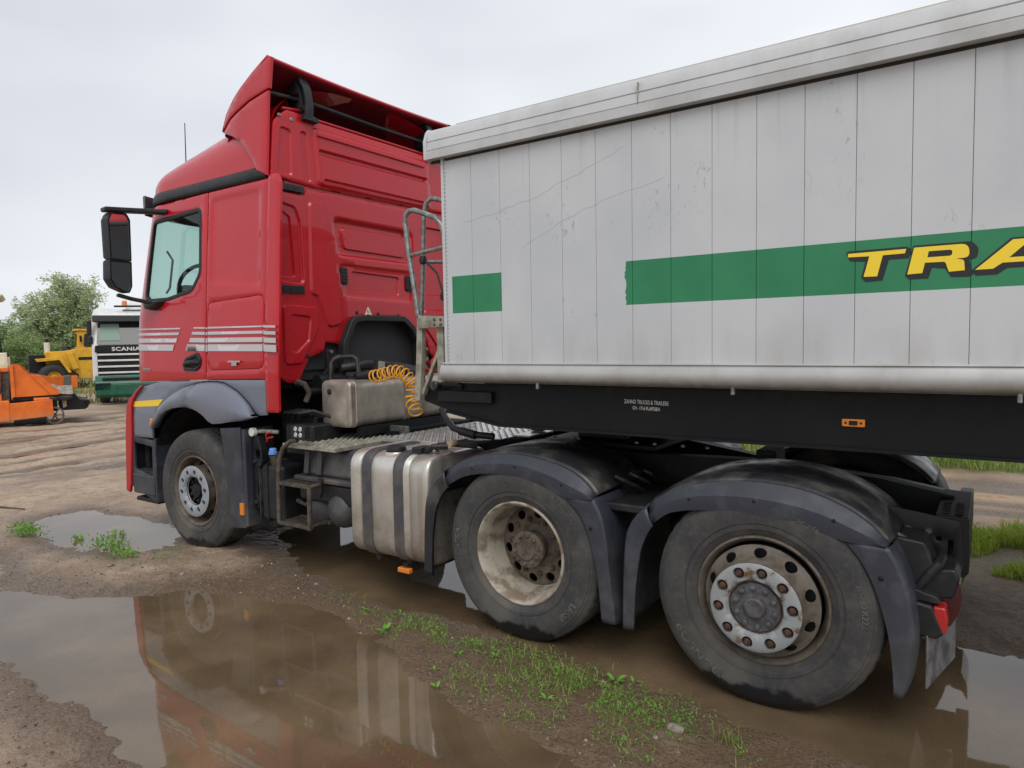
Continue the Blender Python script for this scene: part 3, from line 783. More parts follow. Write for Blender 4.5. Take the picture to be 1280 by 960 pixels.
# mirrors with two arms
def mirror(s):
    f = (lambda y: y) if s > 0 else (lambda y: 2*CY-y)
    Z = lambda x, y, z: (x, f(y), z)
    def hous(u, v):
        pass
    prof_t = rpoly([(-.70,2.44),(-.69,2.80),(-.64,2.83),(-.36,2.81),(-.33,2.44)], [.03,.05,.05,.07,.03])
    prof_b = rpoly([(-.705,2.43),(-.325,2.43),(-.345,2.20),(-.42,2.13),(-.66,2.19),(-.71,2.26)], [.03,.03,.05,.06,.06,.05])
    # mirror heads face rearwards: build in a yz section and extend along x
    top = rpoly([(-.285,2.432),(-.095,2.432),(-.09,2.78),(-.12,2.83),(-.26,2.82),(-.29,2.76)], .03)
    bot = rpoly([(-.29,2.429),(-.095,2.429),(-.10,2.22),(-.13,2.155),(-.25,2.20),(-.297,2.27)], .03)
    arm = None
    hd = None
    top = rpoly([(-.285,2.432),(-.095,2.432),(-.09,2.78),(-.12,2.83),(-.26,2.82),(-.29,2.76)], [.008,.008,.03,.03,.03,.03]); bot = rpoly([(-.29,2.429),(-.095,2.429),(-.10,2.22),(-.13,2.155),(-.25,2.20),(-.297,2.27)], [.008,.008,.03,.03,.03,.03])
    for nm, pr in (('mirror_head', top), ('wide_mirror_head', bot)):
        m = MB(); n = len(pr)
        secs = [(-.695,.82),(-.68,.93),(-.65,1.0),(-.58,1.0)]
        cy_ = sum(p[0] for p in pr)/n; cz_ = sum(p[1] for p in pr)/n
        vs = [Z(xx, cy_+(p[0]-cy_)*k, cz_+(p[1]-cz_)*k) for xx, k in secs for p in pr]
        fs = [(i*n+j, i*n+(j+1) % n, (i+1)*n+(j+1) % n, (i+1)*n+j) for i in range(len(secs)-1) for j in range(n)]+[tuple(range(n))]
        m.add(vs, fs)
        inset = offset(pr, .013)
        q = [Z(-.58, *p) for p in pr]; q2 = [Z(-.582, *p) for p in inset]; q3 = [Z(-.60, *p) for p in inset]
        m.add(q+q2+q3, [(j, (j+1) % n, n+(j+1) % n, n+j) for j in range(n)]+[(n+j, n+(j+1) % n, 2*n+(j+1) % n, 2*n+j) for j in range(n)])
        m.xf(Matrix.Translation((-.58, f(-.18), 0)) @ Matrix.Rotation(R(10)*s, 4, 'Z') @ Matrix.Translation((.58, -f(-.18), 0)))
        hd = m.build(nm, BLACKP, T)
        g = MB(); g.add([Z(-.588, *p) for p in offset(pr, .011)], [tuple(range(n))])
        g.xf(Matrix.Translation((-.58, f(-.18), 0)) @ Matrix.Rotation(R(10)*s, 4, 'Z') @ Matrix.Translation((.58, -f(-.18), 0)))
        g.build('mirror_glass', MIRROR, hd, smooth=0)
    # upper arm: flat wing shaped, lower arm: slim with base shell
    m = MB(); m.tube([Z(-.62,-.30,2.842), Z(-.60,-.12,2.855), Z(-.52,.10,2.865), Z(-.45,.17,2.865)], .02, rect=(.11,.038)); m.build('mirror_arm', BLACKP, T, bevel=.012)
    m = MB(); m.tube([Z(-.66,-.20,2.15), Z(-.64,-.10,2.12), Z(-.58,.05,2.085)], .02, rect=(.06,.03)); m.build('mirror_arm', BLACKP, T, bevel=.01)
    o = rpoly([(-.735,2.10),(-.70,2.035),(-.60,2.02),(-.50,2.05),(-.42,2.10),(-.50,2.105)], .02)
    m = MB(); n = len(o); vs = []
    for k, sc in ((.055, .9), (.03, 1.0), (-.03, .9), (-.05, .6)):
        for p in o:
            xx = -.58+(p[0]+.58)*sc; zz = 2.075+(p[1]-2.075)*sc; vs.append(Z(xx, ys(xx, zz)*(1 if k > 0 else .9)+k-.01, zz))
    m.add(vs, [(i*n+j, i*n+(j+1) % n, (i+1)*n+(j+1) % n, (i+1)*n+j) for i in range(3) for j in range(n)]+[tuple(range(3*n, 4*n))])
    m.build('mirror_base', BLACKP, T, smooth=60)
mirror(1); mirror(-1)
# sun visor edge and antenna
MB().tube([(x0f(3)-R0*.55-.06,.24,2.93),(x0f(3)-R0*.55-.10,.26,3.05)], .02, rect=(.03,.16)).build('sun_visor', DARKGLASS, T, bevel=.006)
def visor(u, v):
    y = .22+2.06*v; s_ = abs(2*v-1)
    return (-1.14+.22*s_**3-.03*(1-u), y, 2.90+.13*u)
MB().grid(visor, 3, 24).build('sun_visor', DARKGLASS, T, solid=.012)
an = MB().tube([(-.37,.30,3.12),(-.37,.30,3.19),(-.36,.29,3.25)], [.03,.026,.006], 10).build('antenna_base', RUBBER, T)
MB().tube([(-.36,.29,3.23),(-.35,.29,3.63)], [.005,.0035], 6).build('antenna_rod', RUBBER, T)

# lower cab: grey corner panel, wheel arch flares, red bumper, steps
archc = [(-.627,1.028),(-.56,1.13),(-.493,1.198),(-.39,1.265),(-.273,1.318),(-.14,1.362),(-.009,1.39),(.11,1.408),(.221,1.416),(.33,1.417),(.438,1.405),(.53,1.375),(.608,1.345),(.69,1.295),(.752,1.25),(.82,1.185)]
archi = [(-.561,1.0),(-.50,1.07),(-.436,1.12),(-.35,1.16),(-.244,1.187),(-.14,1.20),(-.043,1.203),(.045,1.195),(.128,1.175),(.20,1.145),(.265,1.105),(.33,1.085),(.45,1.095),(.58,1.115),(.70,1.125),(.86,1.16)]
# corner panel in front of the arch
def corner(x, z, d):
    y = ys(x, z) if z > 1.3 else .06+max(0, R0-math.sqrt(max(0, R0*R0-min(max(0, -.86-x), R0)**2)))
    fl = .035*(1-sstep(1.05, 1.40, np.array(z)))
    return (x, y-float(fl)+d, z)
cp = [(-.64,.905),(-1.0,.905),(-.99,1.05),(-.975,1.19),(-.94,1.25),(-.88,1.30),(-.80,1.355),(-.54,1.40),(.17,1.427)]+[(x, z+.004) for x, z in archc[8::-1]]
panel(cp, [], corner, .02, .06, .006).build('corner_panel', GREYP, T)
panel([(-.985,1.166),(-.53,1.192),(-.465,1.252),(-.985,1.214)], [], lambda x, z, d: (corner(x, z, d)[0], corner(x, z, d)[1]-.003, z), .003, .05, 0).build('reflective_strip', YELLOWS, T)
# panel behind the arch
rp = [(.20,1.429),(.955,1.442),(.955,1.178),(.87,1.170)]+[(x+.004, z+.004) for x, z in archc[::-1][:8]]
panel(rp, [], lambda x, z, d: (x, .055+d, z), .02, .06, .006).build('rear_corner_panel', GREYP, T)
def flare(a, b):
    m = MB(); n = b-a; rows = []
    A = archc[a:b+1]; Bq = archi[a:b+1]
    for (o, i_) in zip(A, Bq):
        row = []
        for k, (t_, yy) in enumerate(((0,.055),(.05,.03),(.22,.005),(.5,-.012),(.85,-.012),(1.0,.0),(1.0,.05))):
            row.append((o[0]*(1-t_)+i_[0]*t_, yy, o[1]*(1-t_)+i_[1]*t_))
        rows.append(row)
    w = 7; m.add([p for r_ in rows for p in r_], [(i*w+j, i*w+j+1, (i+1)*w+j+1, (i+1)*w+j) for i in range(len(rows)-1) for j in range(w-1)])
    return m
flare(0, 6).build('wheel_arch_flare', GREYP, T, solid=.01, smooth=50)
m = flare(6, 15); m.v = [(x+.003, y, z) for x, y, z in m.v]; m.build('wheel_arch_flare', GREYP, T, solid=.01, smooth=50)
# the far side lower cab, simpler
for (xa, xb, za, zb) in ((-1.0,-.6,.95,1.42),(.62,.955,1.17,1.43),(-.6,.62,1.36,1.43)):
    MB().box(xa,xb,2*CY-.075,2*CY-.055,za,zb).build('lower_side_panel', GREYP, T, bevel=.004)
# wheel housing liner
def liner(u, v):
    a = PI*(.02+.96*u); return (-.02+.66*math.cos(a), .06+.62*v, .56+.64*math.sin(a)**.8)
MB().grid(liner, 24, 3).build('wheel_housing', BLACKP, T)
MB().grid(lambda u, v: (liner(u, v)[0], 2*CY-liner(u, v)[1], liner(u, v)[2]), 24, 3).build('wheel_housing', BLACKP, T)
# orange side repeater on the bumper edge
MB().prism(rpoly([(-.635,1.005),(-.575,1.01),(-.56,1.075),(-.62,1.085)], .012), .0, .05).build('side_repeater', ORANGE_L, T, bevel=.008)
# bumper
def bump(off):
    def f(u, v):
        zt = 1.36; z = .36+(zt-.36)*v
        lean = .30*sstep(1.14, 1.38, np.array(z)); xx = -.80-.30+.05*(1-sstep(.36, .8, np.array(z)))
        pl = []
        a = u
        w = .10
        xc = -1.085+float(lean); r_ = .36
        if u < .25:
            t_ = u/.25*PI/2; x = xc-r_*.55*math.sin(t_); y = w+r_*(1-math.cos(t_))
        elif u > .75:
            t_ = (1-u)/.25*PI/2; x = xc-r_*.55*math.sin(t_); y = 2*CY-w-r_*(1-math.cos(t_))
        else:
            s_ = (u-.5)/.25; y = CY+s_*(CY-w-r_); x = xc-r_*.55-.12*(1-s_*s_)
        return (x-off, y, z)
    return f
MB().grid(bump(.0), 48, 16).build('bumper', RED, T, solid=.02, smooth=50)
MB().grid(lambda u, v: (lambda p: (p[0]-.02, p[1], .5+.35*v))(bump(0)(.15+.7*u, v)), 24, 4).build('bumper_grille', BLACKP, T)
MB().prism([(-1.15,.386),(-1.115,.9),(-1.10,1.004),(-1.075,1.165),(-1.02,1.235),(-.90,1.315),(-.80,1.368),(-.79,1.352),(-.878,1.294),(-.945,1.235),(-.982,1.17),(-1.004,.9),(-1.06,.45),(-1.09,.37)], .028, .055).build('bumper_edge', RED, T, bevel=.018, bseg=3)
MB().box(-1.0,-.93,.14,2.36,.36,1.36).build('added_bumper_plate', BLACKP, T)  # added black plate, keeps the red bumper inside from reflecting in the water
# steps
o = [(-1.02,.91),(-.63,.875),(-.645,.32),(-1.07,.44)]
m = panel(o, [rpoly([(-1.0,.60),(-.70,.555),(-.69,.82),(-1.0,.85)], .02)], lambda x, z, d: (x, .045+d, z), .02, .08, .006); m.build('step_housing', FEND, T)
m = panel(o, [], lambda x, z, d: (x, .26+d, z), .02, .1, 0); m.build('step_back', BLACKP, T)
for (za, zb, xx) in ((.585,.565,-1.0),(.86,.845,-1.0),(.335,.31,-1.0)):
    s_ = MB().box(-1.03,-.66,.06,.26,za-.03,za).build('step', BLACKP, T, bevel=.005)
    for k in range(7): MB().box(-1.0+k*.045,-.98+k*.045,.05,.24,za,za+.010).build('tread_bar', FEND, s_)
MB().box(-1.075,-1.035,.06,.30,.42,.90).build('step_front_plate', BLACKP, T)
MB().box(-1.02,-.66,.03,.06,.38,.56).build('step_riser', FEND, T, bevel=.02)
MB().box(-.68,-.64,.05,.30,.32,.90).build('step_side', FEND, T, bevel=.01)
# mud flap panel behind front wheel
m = MB(); n0 = [(.38,.035,1.055),(.69,.035,1.075),(.70,.035,.30),(.47,.035,.262)]
panel([(.385,1.05),(.655,1.07),(.675,.285),(.47,.262),(.46,.60),(.43,.85)], [], lambda x, z, d: (x, .030+d, z), .012, .08, .005).build('front_mudflap', FEND, T)
MB().box(.658,.70,.034,.30,.29,1.06).build('mudflap_side', FEND, T, bevel=.012)
MB().prism(rrect(.625,.672,.385,.48,.006), .018, .034).build('side_marker', ORANGE_L, T, bevel=.003)

# ---------------------------------------------------------------- wheels
t = NT('dusty_tyre')
zz = t.sep(t.pos)[2]
n = t.noise(7, 6, .6); n2 = t.noise(35, 5, .6)
c = t.mix(t.ramp(n, .30, .75), srgb(52, 52, 54), srgb(72, 70, 67))
c = t.mix(t.ramp(n2, .45, .8, 0, .35), c, srgb(98, 94, 88))
c = t.mix(t.ramp(t.noise(2.2, 3, .5), .52, .66, 0, .5), c, srgb(104, 99, 90))
wet = t.ramp(t.math('ADD', zz, t.math('MULTIPLY', t.math('SUBTRACT', t.noise(5.5, 3, .5), .5), .30)), .12, .075)
c = t.mix(wet, c, srgb(24, 24, 26))
nr = t.bump(t.noise(160, 3, .6), .35, .002, t.bump(n2, .35, .004))
TYRE = t.set(color=c, rough=t.math('SUBTRACT', .8, t.math('MULTIPLY', wet, .5)), normal=nr, spec=.4)
TYREL = mat('tyre_lettering', srgb(66, 65, 64), .75, var=(20, srgb(96, 91, 84), .4, .6))
TR = .505
half = [(.270,.06),(.280,.040),(.291,.028),(.310,.015),(.325,.011),(.328,.008),(.345,.006),(.347,.009),(.352,.009),(.354,.004),(.38,.001),(.415,-.001),(.448,.003),(.458,.006),(.460,.010),(.470,.014),(.474,.020),(.487,.026),(.496,.036),(.503,.056),(.505,.075)]
tread = [(.505,.092),(.492,.095),(.492,.106),(.505,.109),(.505,.142),(.492,.145),(.492,.155),(.505,.158)]
prof = half+tread+[(r_, .3-y) for r_, y in tread[::-1][4:]]+[(r_, .3-y) for r_, y in half[::-1]]
def tmod(i, k, r_):
    if k % 4 == 0 and (i in (19, 20, 21) or i in (len(prof)-20, len(prof)-21, len(prof)-22)): return r_-.006
    return r_
def tyre_mesh():
    m = MB().lathe(prof, seg=192, mod=tmod)
    return m.mesh('tyre', TYRE, 32)
TY = tyre_mesh()
def arc_text(s, size, rad, deg, yoff=-.0015, bold=0, xs=1.0):
    b = text_mb(s, size, .0028, 0, 1.0, 'CENTER', bold, xs)
    def f(x, y, z):
        a = R(deg)-x/rad; rr = rad+y
        yy = np.interp(rr, [h[0] for h in half], [h[1] for h in half])
        return (rr*math.cos(a), float(yy)+yoff-z+.001, rr*math.sin(a))
    return text_on(b, f)
def holed_disc(prf, rc, hr_t, hr_r, nh, phase, thick=.012, seg=24):
    """prf: list of (r,y) ; a band with nh oval holes centred at radius rc"""
    rs = [p[0] for p in prf]; yv = [p[1] for p in prf]
    Y = lambda r_: float(np.interp(r_, rs, yv))
    r0, r1 = rs[0], rs[-1]; da = 2*PI/nh; m = MB()
    for h in range(nh):
        ac = phase+h*da; inner_, outer_ = [], []
        for k in range(seg):
            a = 2*PI*k/seg; cx, cy = math.cos(a), math.sin(a)
            inner_.append((ac+hr_t*cx/rc, rc+hr_r*cy))
            L = min((da/2)/abs(cx) if abs(cx) > 1e-6 else 9, 9)
            sr = ((r1-rc) if cy > 0 else (rc-r0)); s2 = sr/abs(cy) if abs(cy) > 1e-6 else 9
            tt = min(L, s2) if True else 0
            # scale so that the square boundary is followed in normalised space
            nx_, ny_ = cx, cy; mm = max(abs(nx_), abs(ny_)); nx_, ny_ = nx_/mm, ny_/mm
            outer_.append((ac+nx_*da/2, rc+ny_*sr))
        def P(q, d=0): return (q[1]*math.cos(q[0]), Y(q[1])+d, q[1]*math.sin(q[0]))
        mid = [((a[0]+b[0])/2, (a[1]+b[1])/2) for a, b in zip(inner_, outer_)]
        vs = [P(q, thick) for q in inner_]+[P(q) for q in inner_]+[P(q) for q in mid]+[P(q) for q in outer_]
        fs = []
        for rr in range(3):
            for k in range(seg): fs.append((rr*seg+k, rr*seg+(k+1) % seg, (rr+1)*seg+(k+1) % seg, (rr+1)*seg+k))
        m.add(vs, fs)
    return m
def disc(r0, r1, y, axis='y', seg=40): return MB().lathe([(r0, y), (r1, y)], seg=seg)
RIMF = MB().lathe([(.270,.14),(.268,.10),(.272,.06),(.284,.034),(.291,.022),(.298,.016),(.305,.018),(.309,.026),(.305,.036)], seg=72)
# (a) single wheel with protruding centre (front and rear axle)
def single_parts(yf, ringmat, rimmat, lipmat, hubmat, nutmat, covered, name):
    P = []
    b = MB().lathe([(.262,.20),(.264,.12),(.268,.085),(.274,.055),(.285,.034),(.291,.022),(.298,.016),(.305,.018),(.309,.026),(.305,.036)], seg=72)
    P.append(('rim', b.mesh('rim', lipmat)))
    k = yf
    d = holed_disc([(.196,k+.012),(.205,k+.028),(.212,k+.05),(.225,k+.078),(.24,k+.098),(.258,k+.108),(.266,k+.11)], .234, .030, .019, 10, .31)
    P.append(('disc', d.mesh('disc', rimmat, 50)))
    P.append(('brake_drum', MB().lathe([(.05,k+.14),(.262,k+.14),(.262,k+.3)], seg=40).mesh('brake_drum', BLACKM)))
    if covered:
        rg = holed_disc([(.118,k+.03),(.119,k+.004),(.125,k),(.165,k-.003),(.214,k),(.221,k+.005)], .1675, .021, .023, 10, .12, .03)
    else:
        rg = holed_disc([(.118,k+.03),(.119,k+.004),(.125,k),(.165,k-.003),(.200,k),(.207,k+.006)], .1675, .026, .026, 10, .12, .02)
    P.append(('nut_ring', rg.mesh('nut_ring', ringmat, 50)))
    P.append(('ring_back', MB().lathe([(.117,k+.018),(.205,k+.018)], seg=40).mesh('ring_back', nutmat if not covered else BLACKM)))
    hub = MB().lathe([(0,k-.010),(.040,k-.010),(.048,k-.004),(.052,k+.010),(.070,k+.012),(.112,k+.014),(.118,k+.03)] if not covered else [(0,k+.02),(.06,k+.025),(.07,k+.05),(.118,k+.055)], seg=40)
    P.append(('hub', hub.mesh('hub', hubmat)))
    for i in range(10):
        a = .12+i*2*PI/10
        c0 = (.1675*math.cos(a), 0, .1675*math.sin(a))
        h = .004 if not covered else .016
        P.append(('nut', MB().lathe([(0,k-.016+h),(.008,k-.016+h),(.009,k-.006+h),(.0155,k-.004+h),(.0165,k+.002+h),(.0165,k+.02)], c0, seg=6).mesh('nut', nutmat, 30)))
        a += .3; c0 = (.09*math.cos(a), 0, .09*math.sin(a))
        P.append(('hub_bolt', MB().lathe([(0,k+.0+(.03 if covered else 0)),(.010,k+.002+(.03 if covered else 0)),(.0135,k+.006+(.03 if covered else 0)),(.0135,k+.05)], c0, seg=10).mesh('hub_bolt', hubmat, 30)))
    return P
RIMDARK = mat('dark_brown_rim', srgb(70, 60, 50), .65, var=(12, srgb(44, 40, 36), .4, .65))
FRONTP = single_parts(-.004, RINGC, RIMDARK, RIMBROWN, BLACKM, BLACKM, True, 'front')
REARP = single_parts(-.090, RINGW, RIMGREY, RIMGREY, HUBG, RUST, False, 'rear')
# (b) drive wheel: deep dish
MIDP = []
MIDP.append(('rim', MB().lathe([(.245,.215),(.252,.19),(.258,.15),(.262,.10),(.268,.065),(.282,.034),(.290,.022),(.298,.016),(.305,.018),(.309,.026),(.305,.036)], seg=72).mesh('rim', WORNWHITE)))
MIDP.append(('disc', holed_disc([(.128,.205),(.14,.197),(.18,.196),(.235,.205),(.248,.215)], .202, .031, .028, 10, .2).mesh('disc', RIMBROWN, 50)))
MIDP.append(('brake_drum', MB().lathe([(.05,.27),(.25,.27),(.25,.4)], seg=40).mesh('brake_drum', BLACKM)))
MIDP.append(('hub', MB().lathe([(0,.085),(.03,.088),(.058,.09),(.064,.10),(.082,.102),(.106,.104),(.112,.112),(.112,.13),(.098,.14),(.098,.19),(.135,.205)], seg=40).mesh('hub', HUBB)))
for i in range(10):
    a = .2+i*2*PI/10
    MIDP.append(('hub_bolt', MB().lathe([(0,.088),(.009,.09),(.012,.094),(.012,.11)], (.085*math.cos(a),0,.085*math.sin(a)), seg=6).mesh('hub_bolt', HUBB, 30)))
    a += .314
    MIDP.append(('nut', MB().lathe([(0,.165),(.009,.166),(.010,.176),(.0165,.178),(.0165,.2)], (.1675*math.cos(a),0,.1675*math.sin(a)), seg=6).mesh('nut', HUBB, 30)))
for P_ in (FRONTP, REARP, MIDP):
    for nm_, me_ in P_:
        for v in me_.vertices: v.co.x *= .96; v.co.z *= .96
def wheel(x, y, parts, far=False, inner=False, tilt=0, texts=()):
    w = empty('wheel', (x, 2*CY-y if far else y, TR), PI if far else tilt, T)
    put('tyre', TY, w, loc=(0,0,0))
    for nm, me_ in parts:
        if far and nm in ('nut', 'hub_bolt'): continue
        put(nm, me_, w, loc=(0,0,0))
    if inner: put('inner_tyre', TY, w, loc=(0,.335,0))
    for tx in texts:
        put('tyre_lettering', arc_text(*tx).mesh('tyre_lettering', TYREL, 0), w, loc=(0,0,0))
    return w
wheel(0, .012, FRONTP, tilt=R(2), texts=[('315/70 R22.5', .026, .430, -25)])
wheel(3.25, .0, MIDP, inner=True, texts=[('LASSA', .055, .405, 178, -.0015, .001, 1.1), ('315/80 R22.5', .032, .425, 45), ('LASSA', .05, .405, -40, -.0015, .001, 1.0)])
wheel(4.578, .0, REARP, texts=[('DUNLOP', .056, .402, 226, -.0015, .001, 1.25), ('315/80 R22.5', .036, .415, 8), ('SP 346', .036, .415, 62)])
wheel(0, .012, FRONTP, True); wheel(3.25, 0, MIDP, True, True); wheel(4.578, 0, REARP, True)
for x, yy in ((0,.3),(3.25,.6),(4.6,.3)):
    MB().tube([(x,yy,TR),(x,2*CY-yy,TR)], .07, 12).build('axle', BLACKM, T)
MB().lathe([(0,-.22),(.16,-.20),(.21,-.08),(.21,.08),(.16,.20),(0,.22)], (3.25,CY,TR), 'y', 24).build('differential', BLACKM, T)

# ---------------------------------------------------------------- fenders over drive and rear wheels
def sweep(path, sec, name, m, solid=.008, yflip=False, wfun=None):
    pts = [Vector((p[0], 0, p[1])) for p in path]; n = len(pts); M = MB(); vs = []
    for i in range(n):
        tv = (pts[min(i+1, n-1)]-pts[max(i-1, 0)]).normalized(); nn = Vector((-tv.z, 0, tv.x))
        for (yy, o) in sec:
            if wfun: yy, o = wfun(i/(n-1), yy, o)
            p = pts[i]+nn*o; vs.append((p.x, 2*CY-yy if yflip else yy, p.z))
    w = len(sec); M.add(vs, [(i*w+j, (i+1)*w+j, (i+1)*w+j+1, i*w+j+1) for i in range(n-1) for j in range(w-1)])
    return M.build(name, m, T, solid=solid, smooth=28)
def smooth_path(pts, n=6):
    out = []
    P = [Vector(p) for p in pts]
    for i in range(len(P)-1):
        a, b, c, d = P[max(i-1, 0)], P[i], P[i+1], P[min(i+2, len(P)-1)]
        for k in range(n):
            t_ = k/n
            q = .5*((2*b)+(-a+c)*t_+(2*a-5*b+4*c-d)*t_*t_+(-a+3*b-3*c+d)*t_**3); out.append((q.x, q.y))
    out.append(tuple(P[-1])); return out
TOPS = [(.046,.0),(.07,.014),(.12,.022),(.35,.026),(.58,.022),(.62,.0)]
def resamp(pts, n):
    P = [Vector(q) for q in pts]; L = [0]
    for i in range(1, len(P)): L.append(L[-1]+(P[i]-P[i-1]).length)
    out = []
    for k in range(n+1):
        d = L[-1]*k/n; i = max(0, min(len(P)-2, next((j for j in range(len(P)-1) if L[j+1] >= d-1e-9), len(P)-2)))
        out.append(P[i].lerp(P[i+1], (d-L[i])/max(1e-9, L[i+1]-L[i])))
    return out
def skirt(outer, inner, rows, name, m, flip, n=26, dz=0, dx=0):
    """rows: (t from inner to outer, y, extra outward offset)"""
    A = resamp(smooth_path(outer, 4), n); B = resamp(smooth_path(inner, 4), n); M = MB(); vs = []
    for a_, b_ in zip(A, B):
        nn = (a_-b_).normalized()
        for (t_, yy, o) in rows:
            p_ = b_.lerp(a_, t_)+nn*o; vs.append((p_.x+dx, 2*CY-yy if flip else yy, p_.y+dz))
    w = len(rows); M.add(vs, [(i*w+j, (i+1)*w+j, (i+1)*w+j+1, i*w+j+1) for i in range(n) for j in range(w-1)])
    return M.build(name, m, T, solid=.009, smooth=24)
ARCHR = [(0,.012,0),(0,.001,0),(.3,-.004,0),(.55,-.003,0),(.60,.002,0),(1.0,.032,0),(1.0,.037,-.001),(1.0,.040,-.010),(1.0,.046,-.002)]
FLAPR = [(0,.014,0),(0,.004,0),(.45,.0,0),(.85,.004,0),(.95,.012,0),(1.0,.03,0),(1.0,.07,.006),(1.0,.60,.006)]
mid_out = [(2.735,.930),(2.82,.977),(2.904,1.012),(3.03,1.045),(3.174,1.063),(3.30,1.062),(3.422,1.046),(3.52,1.025),(3.608,.992),(3.68,.945),(3.735,.885)]
mid_in = [(2.76,.845),(2.83,.885),(2.901,.916),(3.03,.942),(3.171,.949),(3.29,.944),(3.388,.921),(3.48,.893),(3.56,.863),(3.64,.858),(3.725,.862)]
rear_out = [(4.035,.872),(4.09,.918),(4.15,.958),(4.22,.987),(4.298,1.011),(4.41,1.032),(4.533,1.042),(4.65,1.039),(4.761,1.024),(4.85,.998),(4.938,.96),(5.02,.905),(5.086,.838)]
rear_in = [(4.062,.79),(4.105,.825),(4.149,.856),(4.24,.88),(4.341,.892),(4.46,.895),(4.573,.890),(4.67,.882),(4.763,.869),(4.85,.852),(4.928,.832),(5.0,.830),(5.07,.832)]
mid_path = smooth_path(mid_out, 3); rear_path = smooth_path(rear_out, 3)
for flip in (False, True):
    dz = -.085 if flip else 0; dx = .045 if flip else 0
    skirt(mid_out, mid_in, ARCHR, 'fender_edge', FEND, flip, dz=dz, dx=dx); skirt(rear_out, rear_in, ARCHR, 'fender_edge', FEND, flip, dz=dz, dx=dx)
    sweep([(x+dx, z+dz) for x, z in mid_path], TOPS, 'fender_top', FENDTOP, .008, flip); sweep([(x+dx, z+dz) for x, z in rear_path], TOPS, 'fender_top', FENDTOP, .008, flip)
    skirt([(2.555,.273),(2.563,.5),(2.575,.70),(2.60,.78),(2.65,.86),(2.732,.926)], [(2.612,.273),(2.62,.48),(2.645,.65),(2.672,.73),(2.71,.79),(2.758,.842)], FLAPR, 'fender_front_flap', FENDTOP, flip, dz=dz, dx=dx)
    skirt([(3.738,.878),(3.785,.79),(3.81,.66),(3.82,.536),(3.84,.38),(3.858,.233)], [(3.575,.852),(3.65,.79),(3.70,.69),(3.745,.53),(3.765,.38),(3.778,.235)], FLAPR, 'fender_rear_flap', FEND, flip, dz=dz, dx=dx)
    skirt([(3.902,.23),(3.905,.45),(3.915,.66),(3.935,.75),(3.98,.82),(4.032,.868)], [(3.952,.235),(3.965,.45),(3.985,.60),(4.0,.67),(4.03,.74),(4.06,.788)], FLAPR, 'fender_front_flap', FEND, flip, dz=dz, dx=dx)
    skirt([(5.09,.832),(5.13,.76),(5.165,.65),(5.185,.52),(5.188,.42),(5.172,.30),(5.148,.215)], [(4.93,.826),(4.985,.76),(5.035,.66),(5.072,.54),(5.095,.43),(5.108,.31),(5.112,.215)], FLAPR, 'fender_rear_flap', FEND, flip, dz=dz, dx=dx)
for (x, z) in ((2.95,.965),(3.25,1.0),(3.55,.93),(4.25,.935),(4.55,.96),(4.88,.915),(5.06,.70),(3.72,.72)):
    MB().lathe([(0,-.007),(.006,-.007),(.010,-.003),(.011,.004)], (x,.001,z), 'y', 8).build('bolt', BLACKM, T)
# clip hoses on the bridge between the two fenders
for k in range(3):
    MB().tube([(3.74+k*.03,.26+k*.12,.95),(3.79+k*.03,.25+k*.12,.935),(3.84+k*.02,.30+k*.12,.90),(3.85,.38+k*.12,.86)], .012, 8).build('fender_hose', BLACKP, T)
MB().box(3.76,3.98,.10,.62,.80,.845).build('fender_bridge', BLACKP, T, bevel=.012)
MB().tube([(3.76,.3,.86),(3.70,.48,.93),(3.76,.55,.93)], .016, 8).build('fender_strap', BLACKP, T)

# ---------------------------------------------------------------- frame
for yy in (.80, 1.62):
    k_ = 0 if yy < 1 else .14
    o = [(-.9,.70),(3.6,.72),(4.9,.60),(5.28,.58),(5.28,.90-k_),(4.95,.955-k_),(4.4,1.0-k_),(3.6,.98),(1.5,.96),(-.9,.92)]
    MB().prism(o, yy, yy+.012).build('frame_rail', BLACKM, T)
    fl = yy if yy < 1 else yy-.06
    MB().prism([(-.9,.92),(1.5,.96),(3.6,.98),(4.4,1.0-k_),(4.95,.955-k_),(5.28,.90-k_),(5.28,.912-k_),(4.95,.967-k_),(4.4,1.012-k_),(3.6,.992),(1.5,.972),(-.9,.932)], yy-.004 if yy < 1 else yy-.07, yy+.08 if yy < 1 else yy+.016).build('frame_flange', BLACKM, T)
for x in (.9, 2.2, 3.0, 3.9, 4.9): MB().box(x-.06,x+.06,.81,1.62,.64 if x > 4 else .74,.76 if x > 4 else .88).build('frame_crossmember', BLACKM, T, bevel=.01)
MB().box(-.95,.9,.82,1.68,.55,1.30).build('engine_block', BLACKM, T, bevel=.05)
MB().box(.9,1.7,1.0,1.5,.5,.95).build('gearbox', BLACKM, T, bevel=.06)
MB().tube([(1.7,CY,.6),(3.1,CY,.52)], .06, 12).build('drive_shaft', BLACKM, T)
# dark side skirt on the far side
MB().box(1.0,2.55,2.35,2.45,.32,.98).build('side_tank', BLACKP, T, bevel=.05)
# fifth wheel
fw = rpoly([(2.85,.95),(3.55,.85),(3.95,.9),(4.0,1.12),(3.7,1.2),(3.7,1.3),(4.0,1.38),(3.95,1.6),(3.55,1.65),(2.85,1.55)], .05)
MB().prism(fw, 1.135, 1.185, 'z').build('fifth_wheel', BLACKM, T, bevel=.01)
MB().box(2.95,3.75,.78,1.72,1.015,1.045).build('mounting_plate', BLACKM, T, bevel=.006)
for yy in (.88, 1.52): MB().box(3.15,3.5,yy,yy+.1,1.045,1.135).build('fifth_wheel_bearing', BLACKM, T, bevel=.02)
for x in (3.0,3.15,3.6,3.72,3.9,4.05):
    MB().lathe([(0,.014),(.012,.012),(.014,0)], (x,.84,1.045), 'z', 8).build('bolt', STEEL, T)
